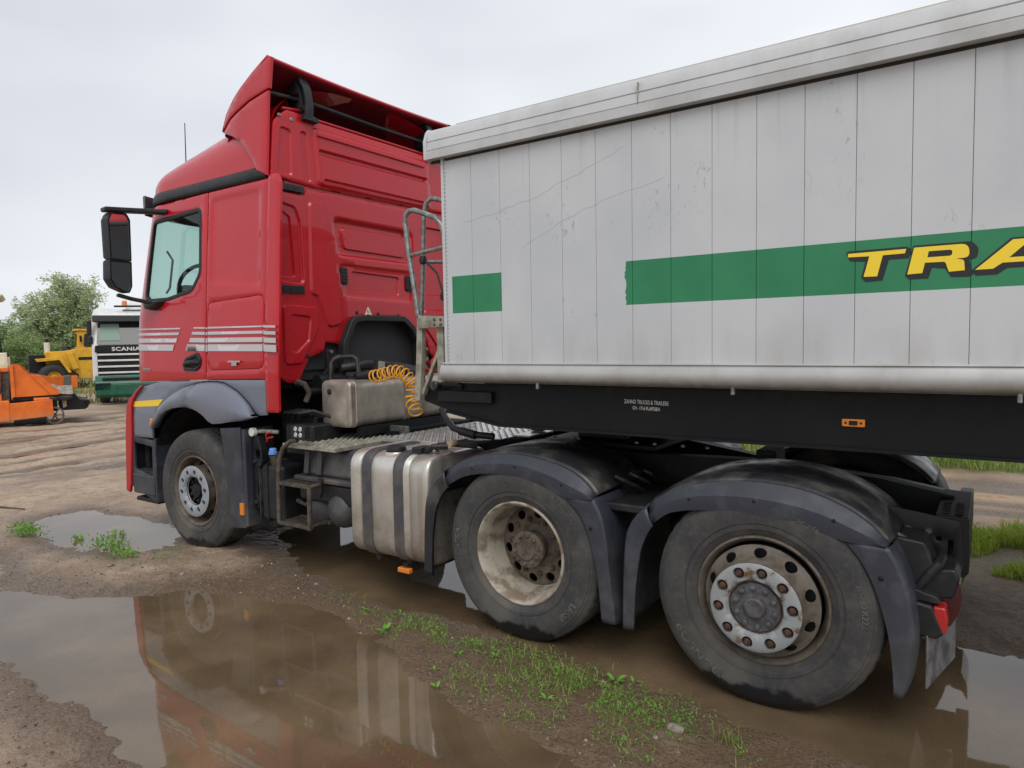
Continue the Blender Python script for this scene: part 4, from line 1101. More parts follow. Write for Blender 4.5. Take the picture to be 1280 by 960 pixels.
# rear end
rc = MB().prism([(5.225,.905),(5.35,.90),(5.352,.66),(5.33,.63),(5.31,.66),(5.31,.875),(5.225,.88)], .385, 1.0).build('rear_crossmember', BLACKM, T, bevel=.006)
for r_ in range(2):
    for k in range(5):
        MB().box(5.245+r_*.05,5.275+r_*.05,.44+k*.055,.462+k*.055,.9035,.9065).build('slot', RUBBER, rc, smooth=0)
o = rpoly([(4.98,.93),(5.32,.885),(5.335,.66),(5.25,.62),(5.12,.72)], .02)
rp_ = panel(o, [rpoly([(5.275,.80),(5.295,.80),(5.29,.70),(5.272,.70)], .006), rrect(5.23,5.25,.79,.81,.008), rrect(5.20,5.225,.735,.76,.01)], lambda x, z, d: (x, .375+d, z), .014, .08, .004).build('rear_frame_plate', BLACKM, T)
for (x, z) in ((5.12,.83),(5.16,.76),(5.20,.83),(5.24,.70)):
    MB().lathe([(0,-.016),(.012,-.014),(.018,-.004),(.018,0)], (x,.373,z), 'y', 8).build('bolt', BROWNSTEEL, rp_)
m = MB()
for k in range(9): m.tube([(5.085+k*.012,.20,.80-k*.012),(5.085+k*.012,.36,.82-k*.012)], .009, 6)
m.tube([(5.06,.20,.83),(5.10,.19,.845),(5.20,.20,.79),(5.22,.22,.72)], .012, 6)
m.build('strap_roll', FENDTOP, T)
MB().prism(rpoly([(5.08,.845),(5.20,.83),(5.235,.74),(5.20,.62),(5.14,.68)], .02), .16, .37).build('fender_bracket', BLACKP, T, bevel=.01)
# tail lamp
tl = MB().prism(rpoly([(5.145,.60),(5.235,.585),(5.28,.475),(5.25,.45),(5.185,.452),(5.15,.50)], .018), .10, .52).build('tail_lamp', BLACKP, T, bevel=.012)
MB().prism(rpoly([(5.237,.585),(5.282,.585),(5.292,.53),(5.285,.475),(5.25,.475),(5.24,.53)], .012), .105, .20).build('brake_lens', REDBRIGHT, tl, bevel=.010)
MB().prism(rpoly([(5.238,.588),(5.30,.60),(5.325,.68),(5.335,.62),(5.325,.54),(5.295,.478),(5.25,.478),(5.24,.53)], .012), .203, .515).build('lamp_lens', REDLENS, tl, bevel=.010)
MB().prism(rpoly([(5.10,.66),(5.25,.62),(5.27,.59),(5.12,.60)], .01), .12, .50).build('lamp_bracket', BLACKP, T, bevel=.006)
MB().prism(rpoly([(5.16,.66),(5.24,.72),(5.31,.73),(5.328,.69),(5.305,.605),(5.24,.59),(5.17,.60)], .02), .18, .53).build('lamp_carrier', BLACKP, T, bevel=.014)
MB().tube([(5.18,.17,.64),(5.22,.16,.70),(5.25,.17,.74),(5.26,.24,.76)], .02, 10).build('lamp_cable', BLACKP, T)
MB().box(4.34,4.45,.80,1.0,.99,1.065).build('frame_block', BLACKM, T, bevel=.006)
MB().box(5.28,5.345,1.0,1.75,.60,.78).build('rear_crossmember', BLACKM, T, bevel=.01)
MB().add([(5.215,.10,.235),(5.30,.50,.235),(5.30,.50,.46),(5.215,.10,.46),(5.222,.095,.235),(5.307,.495,.235),(5.307,.495,.46),(5.222,.095,.46)], [(0,3,2,1),(4,5,6,7),(0,1,5,4),(1,2,6,5),(2,3,7,6),(3,0,4,7)]).build('rear_mudflap', mat('pale_worn_rubber', srgb(112,112,112), .55, var=(8, srgb(66,66,68), .4, .6)), T, bevel=.003)
tl2 = MB().prism(rpoly([(5.145,.60),(5.235,.585),(5.28,.475),(5.185,.452)], .018), 1.98, 2.40).build('tail_lamp', BLACKP, T, bevel=.012)
MB().prism(rpoly([(5.238,.588),(5.30,.60),(5.335,.66),(5.325,.54),(5.295,.478),(5.25,.478)], .012), 1.985, 2.39).build('lamp_lens', REDLENS, tl2, bevel=.010)

# ---------------------------------------------------------------- fuel tank
def tank_poly(y0, y1, z0, z1, r): return rrect(y0, y1, z0, z1, r, 7)
tp = tank_poly(.02, .66, .292, .99, .13)
def tank(poly, stations, name, m, axis='x'):
    M = MB(); n = len(poly); vs = []
    for (x, ins) in stations:
        q = offset(poly, ins) if ins else poly
        vs += [(x, p[0], p[1]) if axis == 'x' else (p[0], x, p[1]) for p in q]
    fs = [(i*n+j, i*n+(j+1) % n, (i+1)*n+(j+1) % n, (i+1)*n+j) for i in range(len(stations)-1) for j in range(n)]
    fs += [tuple(range(n)), tuple(range((len(stations)-1)*n, len(stations)*n))]
    M.add(vs, fs); return M.build(name, m, T, smooth=50)
st_ = [(1.88,.03),(1.883,.012),(1.892,.003),(1.90,0),(1.975,0),(1.98,.005),(1.988,.005),(1.993,0),(2.41,0),(2.415,.005),(2.425,.005),(2.43,0),(2.56,0),(2.57,.004),(2.578,.014),(2.58,.03)]
ft = tank(tp, st_, 'fuel_tank', ALU)
for (xa, xb) in ((2.005,2.09),(2.29,2.375)):
    q = offset(tp, -.004); q2 = offset(tp, -.010); n = len(q)
    m = MB(); m.add([(x, p[0], p[1]) for x, Q in ((xa,q),(xa+.006,q2),(xb-.006,q2),(xb,q)) for p in Q], [(i*n+j, i*n+(j+1) % n, (i+1)*n+(j+1) % n, (i+1)*n+j) for i in range(3) for j in range(n)])
    m.build('tank_strap', mat('dark_grey_strap', srgb(58,60,66), .5, var=(10, srgb(84,80,76), .4, .7), dirt=(srgb(120,104,88), .2, .7, .6)), ft)
    MB().tube([(xa+.045,.09,.29),(xa+.05,.11,.262),(xa+.02,.13,.25)], .012, 8).build('strap_bolt', BROWNSTEEL, ft)
MB().lathe([(0,.045),(.05,.043),(.062,.035),(.066,.02),(.066,.0),(.055,-.03)], (2.20,.15,.985), 'z', 24).build('fuel_cap', BLACKP, ft)
MB().lathe([(.075,.0),(.08,-.01),(.085,-.04)], (2.20,.15,.99), 'z', 24).build('filler_neck', ALU, ft)
ml = MB().prism(rrect(2.33,2.43,.245,.275,.006), -.005, .03).build('side_marker', ORANGE_L, T, bevel=.004)
MB().box(2.36,2.40,.015,.06,.272,.30).build('marker_bracket', BLACKP, ml)
# hose bundle over the fuel tank
for k, (pts, rr) in enumerate((([(2.42,.30,1.0),(2.5,.22,1.04),(2.6,.24,1.05),(2.72,.35,1.03)], .016), ([(2.38,.4,1.0),(2.55,.34,1.035),(2.75,.42,1.05),(2.9,.6,1.05)], .014), ([(2.45,.16,1.005),(2.52,.15,1.04),(2.60,.20,1.04)], .02))):
    MB().tube(pts, rr, 8).build('air_line', BLACKP, T)
MB().lathe([(0,-.03),(.022,-.03),(.024,-.02),(.024,.02),(.018,.03)], (2.62,.22,1.06), 'y', 12).build('line_connector', mat('tan_connector', srgb(156,140,112), .6), T)
MB().box(2.36,2.44,.12,.24,.985,1.03).build('valve_block', BLACKP, T, bevel=.008)
# upper hydraulic tank behind the cab
hp_ = rrect(1.17, 1.50, 1.07, 1.425, .06, 7)
ht = tank(hp_, [(.395,.035),(.398,.014),(.405,.004),(.415,0),(.45,0),(.453,-.004),(.458,-.004),(.462,0),(1.6,0),(1.62,.03)], 'hydraulic_tank', TANKM, 'y')
for ya in (.98, 1.02):
    q = offset(hp_, -.006); n = len(q); m = MB()
    m.add([(p[0], yy, p[1]) for yy in (ya, ya+.022) for p in q]+[(p[0], yy, p[1]) for yy in (ya, ya+.022) for p in hp_], [(j, (j+1) % n, n+(j+1) % n, n+j) for j in range(n)]+[(j, (j+1) % n, 2*n+(j+1) % n, 2*n+j) for j in range(n)]+[(n+j, n+(j+1) % n, 3*n+(j+1) % n, 3*n+j) for j in range(n)])
    m.build('tank_band', OLDSTEEL, ht)
MB().lathe([(0,-.012),(.014,-.012),(.022,-.006),(.022,.003)], (1.275,.393,1.34), 'y', 14).build('drain_plug', RUBBER, ht)
MB().lathe([(0,.055),(.05,.055),(.06,.048),(.06,.025),(.05,.02),(.05,0)], (1.31,.60,1.425), 'z', 20).build('tank_cap', RUBBER, ht)
MB().tube([(1.16,.50,1.36),(1.155,.52,1.55),(1.17,.54,1.585),(1.20,.56,1.60),(1.32,.60,1.60),(1.35,.61,1.585),(1.36,.62,1.45)], .018, 10).build('grab_rail', FENDTOP, T)
MB().box(1.14,1.20,.5,1.5,1.0,1.07).build('tank_cradle', BLACKM, T); MB().box(1.44,1.50,.5,1.5,1.0,1.07).build('tank_cradle', BLACKM, T)
MB().box(1.05,1.6,.75,1.7,.96,1.01).build('tank_support', BLACKM, T)
wl_ = MB().prism(rpoly([(.70,1.47),(.79,1.46),(.80,1.565),(.715,1.58)], .015), 1.42, 1.47, 'x').build('work_lamp', BLACKP, T, bevel=.006)
MB().prism(rpoly([(.715,1.485),(.78,1.477),(.787,1.555),(.725,1.565)], .008), 1.47, 1.476, 'x').build('lamp_glass', mat('dusty_lens', srgb(160,156,140), .4), wl_)
MB().tube([(1.40,.55,1.44),(1.45,.7,1.47),(1.42,.95,1.48),(1.40,1.2,1.46)], .035, 10).build('hydraulic_hose', BLACKP, T)
MB().tube([(1.02,.75,1.50),(1.15,.9,1.53),(1.2,1.2,1.50),(1.15,1.5,1.45)], .045, 10).build('intake_hose', BLACKP, T)
# catwalk plates with raised dimples and side profile
def catwalk(x0, x1, y0, y1, z, m_, name='catwalk_plate', sp=.052):
    p = MB().box(x0, x1, y0, y1, z-.03, z).build(name, m_, T, bevel=.004)
    m = MB(); i = 0; yy = y0+.03
    while yy < y1-.02:
        xx = x0+.03+(sp/2 if i % 2 else 0)
        while xx < x1-.02:
            m.lathe([(.012,.0),(.009,.007),(.005,.007),(.005,.001)], (xx,yy,z), 'z', 6); xx += sp
        yy += sp*.62; i += 1
    tag(m.build('tread_dimples', m_, p, smooth=0), kind='stuff')
    return p
catwalk(1.10,1.68,.08,.80,.975, OLDSTEEL)
MB().box(1.09,1.68,.80,.83,.97,1.05).build('catwalk_edge', STEEL, T, bevel=.004)
WETAL = mat('wet_aluminium_plate', srgb(196,196,192), .3, metal=.7, var=(9, srgb(160,156,148), .4, .7))
catwalk(1.72,2.30,.50,1.62,1.005, WETAL, sp=.06)
catwalk(2.36,2.66,.70,1.62,1.03, WETAL, sp=.06)
MB().box(2.70,2.84,.78,1.70,1.04,1.052).build('bright_cover_plate', WETAL, T, bevel=.003)
MB().box(2.70,2.80,1.0,1.06,1.055,1.09).build('clamp_block', RUBBER, T, bevel=.008)
# battery box with flange
bb = MB().box(1.19,1.88,.14,.75,.55,.70).build('battery_box', BLACKP, T, bevel=.03)
def tap(x, y, z): return (1.535+(x-1.535)*(1-.10*(z-.72)/.22), y+.06*(z-.72)/.22*(1 if y < .4 else 0), z)
m = MB().box(1.20,1.875,.15,.75,.735,.945); m.v = [tap(*p) for p in m.v]
FENDD = mat('dusty_dark_plastic', srgb(58,58,61), .5, var=(6, srgb(92,86,80), .45, .75), bump=(60,.1,.002))
bl = m.build('battery_cover', FENDD, T, bevel=.04)
MB().box(1.165,1.90,.12,.77,.70,.738).build('battery_flange', FENDD, T, bevel=.012)
for xx in (1.28, 1.42): MB().tube([(xx,.145,.755),(xx,.165,.92)], .012, rect=(.05,.014)).build('cover_rib', FENDD, bl, bevel=.004)
MB().prism([(1.46,.74),(1.50,.74),(1.495,.64),(1.475,.60),(1.465,.64)], .10, .12).build('cover_clip', BLACKP, T)
# two air reservoirs, transverse cylinders with domed ends
for (x, z, ya) in ((1.615,.515,.10),(1.33,.48,.16)):
    MB().lathe([(0,ya),(.04,ya+.004),(.08,ya+.018),(.112,ya+.045),(.13,ya+.08),(.134,ya+.11),(.134,1.0)], (x,0,z), 'y', 32).build('air_reservoir', FENDD, T)
# access step frame of bent tube
sf = MB().tube([(1.30,.06,1.01),(1.24,.045,1.0),(1.17,.035,.95),(1.125,.03,.86),(1.11,.03,.75),(1.10,.03,.40),(1.44,.03,.385),(1.455,.03,.69)], .018, 10).build('step_frame', BROWNSTEEL, T)
for z in (.69, .395):
    s_ = MB().box(1.11,1.46,.015,.045,z-.012,z+.012); s_.box(1.11,1.46,.20,.225,z-.012,z+.012)
    so = s_.build('step_tread', BROWNSTEEL, sf)
    for k in range(9): MB().box(1.125+k*.038,1.135+k*.038,.045,.20,z-.002,z+.012).build('tread_bar', BROWNSTEEL, so)
MB().tube([(1.10,.2,.52),(1.20,.2,.50),(1.40,.3,.66),(1.46,.32,.70)], .018, 8).build('step_brace', BROWNSTEEL, T)
MB().tube([(1.455,.03,.69),(1.48,.12,.70),(1.48,.3,.71)], .014, 8).build('step_brace', BROWNSTEEL, T)
# square work lamp on the step frame: four lenses
wl2 = MB().prism(rrect(1.285,1.435,1.03,1.125,.012), .02, .07).build('work_lamp', BLACKP, T, bevel=.004)
for i in range(2):
    for k in range(2):
        MB().lathe([(0,.0),(.014,-.002),(.018,.002)], (1.335+i*.052,.018,1.058+k*.042), 'y', 10).build('lamp_lens', mat('clear_lens', srgb(176,178,178), .15, coat=1), wl2)
# urea tank, valve bracket, gauge and wiring behind the front mudflap
m = MB().box(.79,1.06,.10,.62,.36,.79); ua = m.build('urea_tank', BLACKP, T, bevel=.03)
MB().box(.785,.795,.09,.60,.36,.80).build('tank_seam', FENDTOP, ua)
MB().box(.875,.885,.092,.60,.352,.80).build('tank_seam', BLACKP, ua, bevel=.004)
MB().tube([(.96,.14,.76),(.97,.10,.88)], .038, 12).build('filler_neck', BROWNSTEEL, ua)
MB().lathe([(0,.036),(.022,.036),(.027,.03),(.027,.010),(.033,.008),(.033,-.01),(.024,-.01)], (.972,.09,.89), 'z', 12).build('urea_cap', BLUECAP, ua)
o = rpoly([(.70,1.03),(.79,1.0),(.83,.90),(.83,.80),(.78,.74),(.76,.55),(.80,.48),(.76,.43),(.70,.46)], .02)
br = panel(o, [[(.775+.03*math.cos(a*PI/6),.86+.04*math.sin(a*PI/6)) for a in range(12)]], lambda x, z, d: (x, .09+d, z), .05, .06, .008).build('valve_bracket', BLACKM, T)
for (x, z) in ((.735,.80),(.735,.48),(.80,.78)): MB().lathe([(0,-.015),(.018,-.013),(.024,0)], (x,.088,z), 'y', 10).build('bolt', BLACKM, br)
MB().lathe([(0,-.004),(.030,-.004),(.034,0),(.034,.03)], (.74,.07,1.035), 'y', 20).build('pressure_gauge', mat('gauge_face', srgb(222,222,214), .4), T)
MB().tube([(.74,.1,1.035),(.80,.14,1.04),(.90,.2,1.03)], .016, 8).build('gauge_pipe', OLDSTEEL, T)
MB().tube([(.90,.09,.99),(.91,.08,1.03),(.95,.10,1.05)], .006, 6).build('red_wire', REDHOSE, T)
MB().tube([(.90,.09,.97),(.93,.08,1.0),(.97,.10,1.01)], .006, 6).build('red_wire', REDHOSE, T)
MB().box(.95,1.28,.22,.5,.86,1.10).build('air_dryer', BLACKP, T, bevel=.02)
MB().box(.72,1.15,.35,.75,.40,1.15).build('chassis_component', BLACKM, T, bevel=.03)
for k in range(4):
    MB().tube([(.85+k*.07,.28,1.12),(.92+k*.06,.24,1.18),(1.02+k*.06,.30,1.20),(1.1+k*.07,.45,1.12)], .012, 6).build('air_line', BLACKP, T)
# electric and air cables hanging to the trailer
MB().tube([(2.30,.50,1.24),(2.36,.46,1.19),(2.48,.40,1.13),(2.62,.38,1.10),(2.80,.42,1.09)], .022, 10).build('trailer_cable', BLACKP, T)
MB().tube([(2.55,.39,1.115),(2.68,.385,1.095)], .028, 10).build('cable_sleeve', RUBBER, T)

# ================================================================ TRAILER
TRAILER = empty('tipper_trailer', (7.0, CY, 0))
tag(TRAILER, 'white aluminium tipper semi-trailer with green band and yellow TRA lettering', 'trailer')
K = TRAILER
XE = 11.0
t = NT('white_plank_paint')
p = t.sep(t.pos)
base = t.mix(t.ramp(t.noise(1.2, 4, .6, t.pos), .35, .7), srgb(190, 193, 196), srgb(179, 183, 187))
speck = t.ramp(t.noise(70, 4, .7, t.pos), .64, .70, 0, .5)
base = t.mix(speck, base, srgb(140, 140, 142))
# scuffs: patches of short diagonal strokes
patch = t.ramp(t.noise(2.3, 4, .6, t.pos), .54, .64)
stroke = t.ramp(t.noise(26, 5, .75, t.pos, stretch=(1, 1, .45), dist=1.6), .57, .64)
base = t.mix(t.math('MULTIPLY', t.math('MULTIPLY', patch, stroke), .7), base, srgb(138, 139, 142))
# long thin curved scratches near the front
def scratch(base, a, b_, c, amp, wv, x0_, x1_, w=.0022):
    s_ = t.n.new('ShaderNodeMath'); s_.operation = 'SINE'; t.l.new(t.math('MULTIPLY', p[0], wv), s_.inputs[0])
    zc = t.math('ADD', t.math('ADD', t.math('MULTIPLY', p[0], b_), a), t.math('MULTIPLY', s_.outputs[0], amp))
    zc = t.math('ADD', zc, t.math('MULTIPLY', t.noise(6, 2, .5, t.pos), c))
    d_ = t.math('ABSOLUTE', t.math('SUBTRACT', p[2], zc))
    m_ = t.math('MULTIPLY', t.ramp(d_, w*2, w*.4, 0, .38), t.math('MULTIPLY', t.ramp(p[0], x0_, x0_+.05), t.ramp(p[0], x1_, x1_-.05)))
    return t.mix(m_, base, srgb(120, 120, 122))
base = scratch(base, 1.58, .26, .06, .035, 3.2, 2.9, 3.95)
base = scratch(base, 1.02, .34, .05, -.05, 3.0, 3.3, 4.15)
runs = t.math('MULTIPLY', t.ramp(t.noise(16, 4, .6, t.pos, stretch=(1, 1, .03)), .54, .68), t.ramp(p[2], 2.35, 2.76, 0, .22))
base = t.mix(runs, base, srgb(132, 132, 130))
grime = t.ramp(p[2], 1.85, 1.56, 0, .35)
base = t.mix(t.math('MULTIPLY', grime, t.ramp(t.noise(5, 6, .65, t.pos, stretch=(1, 1, .2)), .35, .7)), base, srgb(150, 142, 130))
zin = t.math('MULTIPLY', t.math('GREATER_THAN', p[2], 1.865), t.math('LESS_THAN', p[2], 2.078))
xa = t.math('MULTIPLY', t.math('GREATER_THAN', p[0], 2.83), t.math('LESS_THAN', p[0], 3.182))
jag = t.math('ADD', 3.93, t.math('MULTIPLY', t.math('SUBTRACT', t.noise(26, 3, .6, t.pos, stretch=(.01, .01, .6)), .5), .045))
xb = t.math('GREATER_THAN', p[0], jag)
gm = t.math('MULTIPLY', zin, t.math('MAXIMUM', xa, xb))
green = t.mix(t.ramp(t.noise(70, 3, .6, t.pos), .72, .76, 0, .7), t.mix(t.ramp(t.noise(3, 4, .6, t.pos), .3, .7), srgb(30, 116, 76), srgb(40, 126, 84)), srgb(200, 205, 205))
PLANKM = t.set(color=t.mix(gm, base, green), rough=t.ramp(t.noise(8, 4, .6, t.pos), .3, .7, .38, .5), spec=.5, normal=t.bump(t.noise(4, 3, .5, t.pos, stretch=(1, 1, .3)), .05, .01))
RAILM = mat('grey_rail_paint', srgb(186, 188, 190), .45, var=(4, srgb(172, 173, 172), .4, .7), streak=(srgb(140, 138, 130), .22))
BOTRAIL = mat('bottom_rail_paint', srgb(178, 178, 177), .38, metal=.25, var=(3, srgb(162, 161, 158), .35, .7), streak=(srgb(140, 135, 126), .3), dirt=(srgb(104, 96, 84), 1.44, 1.53, .9))
PW = .1968; X0 = 2.982-PW
pm = MB().box(.0008, PW-.0008, 0, .03, 1.572, 2.79)
bmm = pm.mesh('plank', PLANKM, 0)
n_pl = int((XE-X0)/PW)
for i in range(n_pl):
    o = bpy.data.objects.new('plank', bmm); COL.objects.link(o); o.parent = K; o.matrix_parent_inverse = world_of(K).inverted(); o.location = (X0+i*PW, 0, 0)
    md = o.modifiers.new('bev', 'BEVEL'); md.width = .0014; md.segments = 1; md.limit_method = 'ANGLE'
MB().box(X0-.002,XE,.026,.06,1.5,2.85).build('inner_wall', mat('dark_gap', srgb(84,84,84), .8), K)
MB().box(2.763,X0-.001,-.003,.10,1.50,2.80).build('corner_post', PLANKM, K, bevel=.004)
m = MB()
for k in range(52): m.lathe([(0,-.004),(.0035,-.003),(.005,.001)], (2.793,-.0035,1.60+k*.0225), 'y', 6)
tag(m.build('rivets', RAILM, K), kind='stuff')
MB().box(2.766,2.80,.10,2*CY-.10,1.46,2.86).build('front_wall', PLANKM, K)
MB().box(2.766,XE,2*CY-.06,2*CY,1.46,2.86).build('side_wall', PLANKM, K)
MB().box(XE,XE+.05,0,2*CY,1.46,2.86).build('tailgate', PLANKM, K)
MB().box(2.80,XE,.06,2*CY-.06,1.46,1.52).build('load_floor', RAILM, K)
# top rail with grooves and rolled cover edge
def extr(poly, x0, x1, name, m_, par=K, bevel=0): return MB().prism(poly, x0, x1, 'x').build(name, m_, par, bevel=bevel)
tr_ = [(.02,2.757),(-.048,2.757),(-.050,2.80),(-.046,2.802),(-.046,2.805),(-.0495,2.807),(-.043,2.852),(-.038,2.854),(-.038,2.857),(-.0425,2.859),(-.034,2.905),(-.020,2.925),(.02,2.932),(.09,2.936),(.09,2.80),(.02,2.80)]
extr(tr_, 2.685, XE, 'top_rail', RAILM)
MB().prism([(-.054,2.753),(-.056,2.86),(-.036,2.912),(-.018,2.934),(.10,2.944),(.10,2.753)], 2.678, 2.70, 'x').build('rail_end_cap', RAILM, K, bevel=.005)
extr([(-.02,2.925),(.02,2.933),(.4,2.99),(1.25,3.03),(2.1,2.99),(2.5,2.93),(2.5,2.92),(1.25,3.01),(.4,2.97)], 2.72, XE, 'tarpaulin_cover', mat('grey_tarpaulin', srgb(160,160,150), .7))
m = MB().box(2.9,XE,-.020,-.008,2.924,2.930); m.build('cover_seam', mat('yellowed_seam', srgb(188,184,162), .7), K)
m = MB(); m.box(2.688,XE,-.002,.012,2.742,2.757); m.build('rail_seal', RUBBER, K)
for xx in (4.02,): MB().box(xx,xx+.004,-.052,-.03,2.80,2.90).build('rail_joint', OLDSTEEL, K)
# bottom rail, half round
br_ = [(.05,1.578),(-.016,1.578),(-.018,1.572),(-.010,1.568),(-.016,1.555),(-.024,1.535),(-.026,1.515),(-.020,1.492),(-.006,1.474),(.018,1.464),(.08,1.462)]
extr(br_, 2.758, XE, 'bottom_rail', BOTRAIL)
MB().prism([(x*1.05-.002, (z-1.52)*1.04+1.52) for x, z in br_], 2.742, 2.762, 'x').build('rail_end_cap', BOTRAIL, K, bevel=.004)
for xx in (3.40, 4.45, 5.5):
    MB().box(xx-.006,xx+.012,.0,.03,1.435,1.475).build('tie_hook', STEEL, K, bevel=.005)
# main beam
beam = rpoly([(2.50,1.45),(2.48,1.335),(2.675,1.283),(3.07,1.217),(XE,1.21),(XE,1.46)], [0,.02,0,.1,0,0])
MB().prism(beam, .12, .135).build('main_beam', TRFRAME, K)
MB().prism(beam, 2*CY-.135, 2*CY-.12).build('main_beam', TRFRAME, K)
MB().prism([(3.07,1.217),(XE,1.21),(XE,1.196),(3.07,1.203)], .10, .30).build('beam_flange', TRFRAME, K)
MB().prism([(2.675,1.283),(3.07,1.217),(3.07,1.203),(2.67,1.270)], .10, .30).build('beam_flange', TRFRAME, K)
MB().prism([(2.50,1.45),(2.48,1.335),(2.675,1.283),(3.07,1.235),(4.2,1.23),(4.2,1.26),(2.6,1.42)], .30, 2*CY-.30).build('coupler_plate', TRFRAME, K)
MB().box(2.6,XE,.6,.62,1.22,1.46).build('inner_beam', TRFRAME, K); MB().box(2.6,XE,1.88,1.9,1.22,1.46).build('inner_beam', TRFRAME, K)
MB().lathe([(0,1.10),(.04,1.10),(.045,1.2),(.06,1.24)], (3.45,CY,0), 'z', 20).build('king_pin', BLACKM, K)
bx_ = MB().box(2.62,3.03,.085,.12,1.335,1.405).build('reinforcing_box', BLACKM, K, bevel=.008)
MB().lathe([(0,-.05),(.024,-.05),(.030,-.045),(.030,-.02),(.022,-.018),(.022,.06)], (2.62,.10,1.435), 'y', 16).build('air_coupling', FENDTOP, K)
MB().tube([(2.63,.12,1.435),(2.75,.12,1.44),(2.80,.12,1.43)], .020, 8).build('coupling_pipe', BLACKP, K)
lm = MB().prism(rrect(4.89,4.98,1.306,1.339,.006), .104, .120).build('marker_lamp', ORANGE_L, K, bevel=.003)
for xx in (4.905, 4.965): MB().lathe([(0,-.002),(.005,-.001),(.006,.001)], (xx,.1035,1.3225), 'y', 8).build('screw', RUBBER, lm)
MB().prism(rrect(4.918,4.952,1.313,1.332,.006), .1015, .1045).build('lamp_core', BLACKM, lm)
WT = mat('stencil_white', srgb(196,196,194), .6)
b = text_mb('ZAHND TRUCKS & TRAILERS', .030, .0005, 0, 1.0, 'CENTER', 0, .62)
text_on(b, lambda x, y, z: (3.981+x, .1185-z, 1.366+y-.02*x)).build('stencil_lettering', WT, K, smooth=0)
b = text_mb('CH - 1716 PLAFFEIEN', .026, .0005, 0, 1.0, 'CENTER', 0, .62)
text_on(b, lambda x, y, z: (3.981+x, .1185-z, 1.336+y-.02*x)).build('stencil_lettering', WT, K, smooth=0)
# big lettering: black shadow plates and yellow faces
LY = mat('yellow_letter', srgb(236,204,34), .4, coat=.3, var=(30, srgb(216,184,40), .6, .7)); LB = mat('black_letter_shadow', srgb(26,28,32), .45)
Tf = [(4.924,2.028),(5.131,2.030),(5.127,2.013),(5.05,2.012),(5.031,1.930),(4.982,1.931),(5.002,2.012),(4.924,2.014)]
Ts = [(4.916,2.031),(4.924,2.038),(5.133,2.039),(5.150,2.028),(5.140,1.993),(5.072,1.993),(5.050,1.912),(4.989,1.910),(4.973,1.928),(4.988,1.992),(4.931,1.997)]
Rf = rpoly([(5.158,2.032),(5.335,2.032),(5.340,1.980),(5.296,1.979),(5.322,1.972),(5.325,1.933),(5.274,1.931),(5.262,1.970),(5.195,1.971),(5.187,1.932),(5.136,1.930)], [0,.03,.03,.0,.012,0,0,.012,0,0,0])
Rh = rpoly([(5.207,2.014),(5.285,2.014),(5.283,1.991),(5.203,1.991)], [0,.01,.01,0])
Rs = rpoly([(5.155,2.040),(5.345,2.040),(5.368,2.012),(5.362,1.975),(5.338,1.972),(5.352,1.915),(5.337,1.908),(5.281,1.910),(5.262,1.944),(5.219,1.950),(5.207,1.910),(5.143,1.910),(5.128,1.925)], [0,.03,.03,.02,0,0,0,0,.01,0,0,0,0])
Af = [(5.357,1.932),(5.470,2.034),(5.560,2.034),(5.590,1.932),(5.540,1.932),(5.533,1.952),(5.440,1.952),(5.412,1.932)]
Ah = [(5.460,1.970),(5.502,2.010),(5.522,2.010),(5.530,1.970)]
As = [(5.346,1.928),(5.352,1.937),(5.465,2.041),(5.563,2.041),(5.585,2.02),(5.612,1.928),(5.600,1.910),(5.535,1.910),(5.525,1.932),(5.455,1.932),(5.425,1.910),(5.360,1.910)]
for f_, hs, s_ in ((Tf, [], Ts), (Rf, [Rh], Rs), (Af, [Ah], As)):
    so = panel(s_, [], lambda x, z, d: (x, -.0012+d, z), .0012, .1, 0).build('letter_shadow', LB, K, smooth=0)
    panel(f_, hs, lambda x, z, d: (x, -.0024+d, z), .0012, .1, 0).build('letter_face', LY, so, smooth=0)

# front access ladder of galvanised tube with its bracket
def hoop(y, dx):
    pts = [(2.515,1.86),(2.485,2.05),(2.45,2.235),(2.425,2.44),(2.432,2.485),(2.46,2.507),(2.50,2.505),(2.60,2.47),(2.67,2.44),(2.715,2.40),(2.735,2.33),(2.742,2.20),(2.744,1.84)]
    return [(x+dx*(1 if x < 2.7 else .25), y, z+ (y-.05)*.12) for x, z in pts]
lad = MB().tube(hoop(.05, 0), .0165, 10).build('front_ladder', STEEL, K)
MB().tube([(2.18,.45,1.88),(2.205,.45,2.25),(2.225,.45,2.57),(2.245,.45,2.64),(2.29,.45,2.668),(2.40,.45,2.64),(2.76,.45,2.60)], .0165, 10).build('ladder_stile', STEEL, lad)
MB().tube([(2.452,.05,2.235),(2.735,.05,2.262)], .013, 8).build('ladder_rung', STEEL, lad)
MB().tube([(2.205,.45,2.25),(2.76,.45,2.21)], .013, 8).build('ladder_rung', STEEL, lad)
MB().tube([(2.22,.45,2.26),(2.44,.32,2.15),(2.60,.20,1.98)], .008, 6).build('ladder_cable', RUBBER, lad)
for (q) in ((2.215,.44,2.262),(2.60,.2,1.985)): MB().lathe([(0,-.03),(.022,-.025),(.028,0),(.022,.025),(0,.03)], q, 'z', 10).build('cable_clamp', RUBBER, lad)
pl = panel(rpoly([(2.52,1.785),(2.76,1.79),(2.76,1.85),(2.53,1.865)], .006), [], lambda x, z, d: (x, .03+d, z), .05, .1, .003).build('bracket_plate', OLDSTEEL, lad)
for x in (2.66, 2.71):
    for z in (1.805, 1.835): MB().lathe([(0,-.008),(.008,-.007),(.010,0)], (x,.03,z), 'y', 8).build('bolt', BROWNSTEEL, lad)
MB().tube([(2.53,.06,1.86),(2.515,.06,1.6),(2.49,.06,1.345)], .02, rect=(.045,.03)).build('ladder_post', OLDSTEEL, lad)
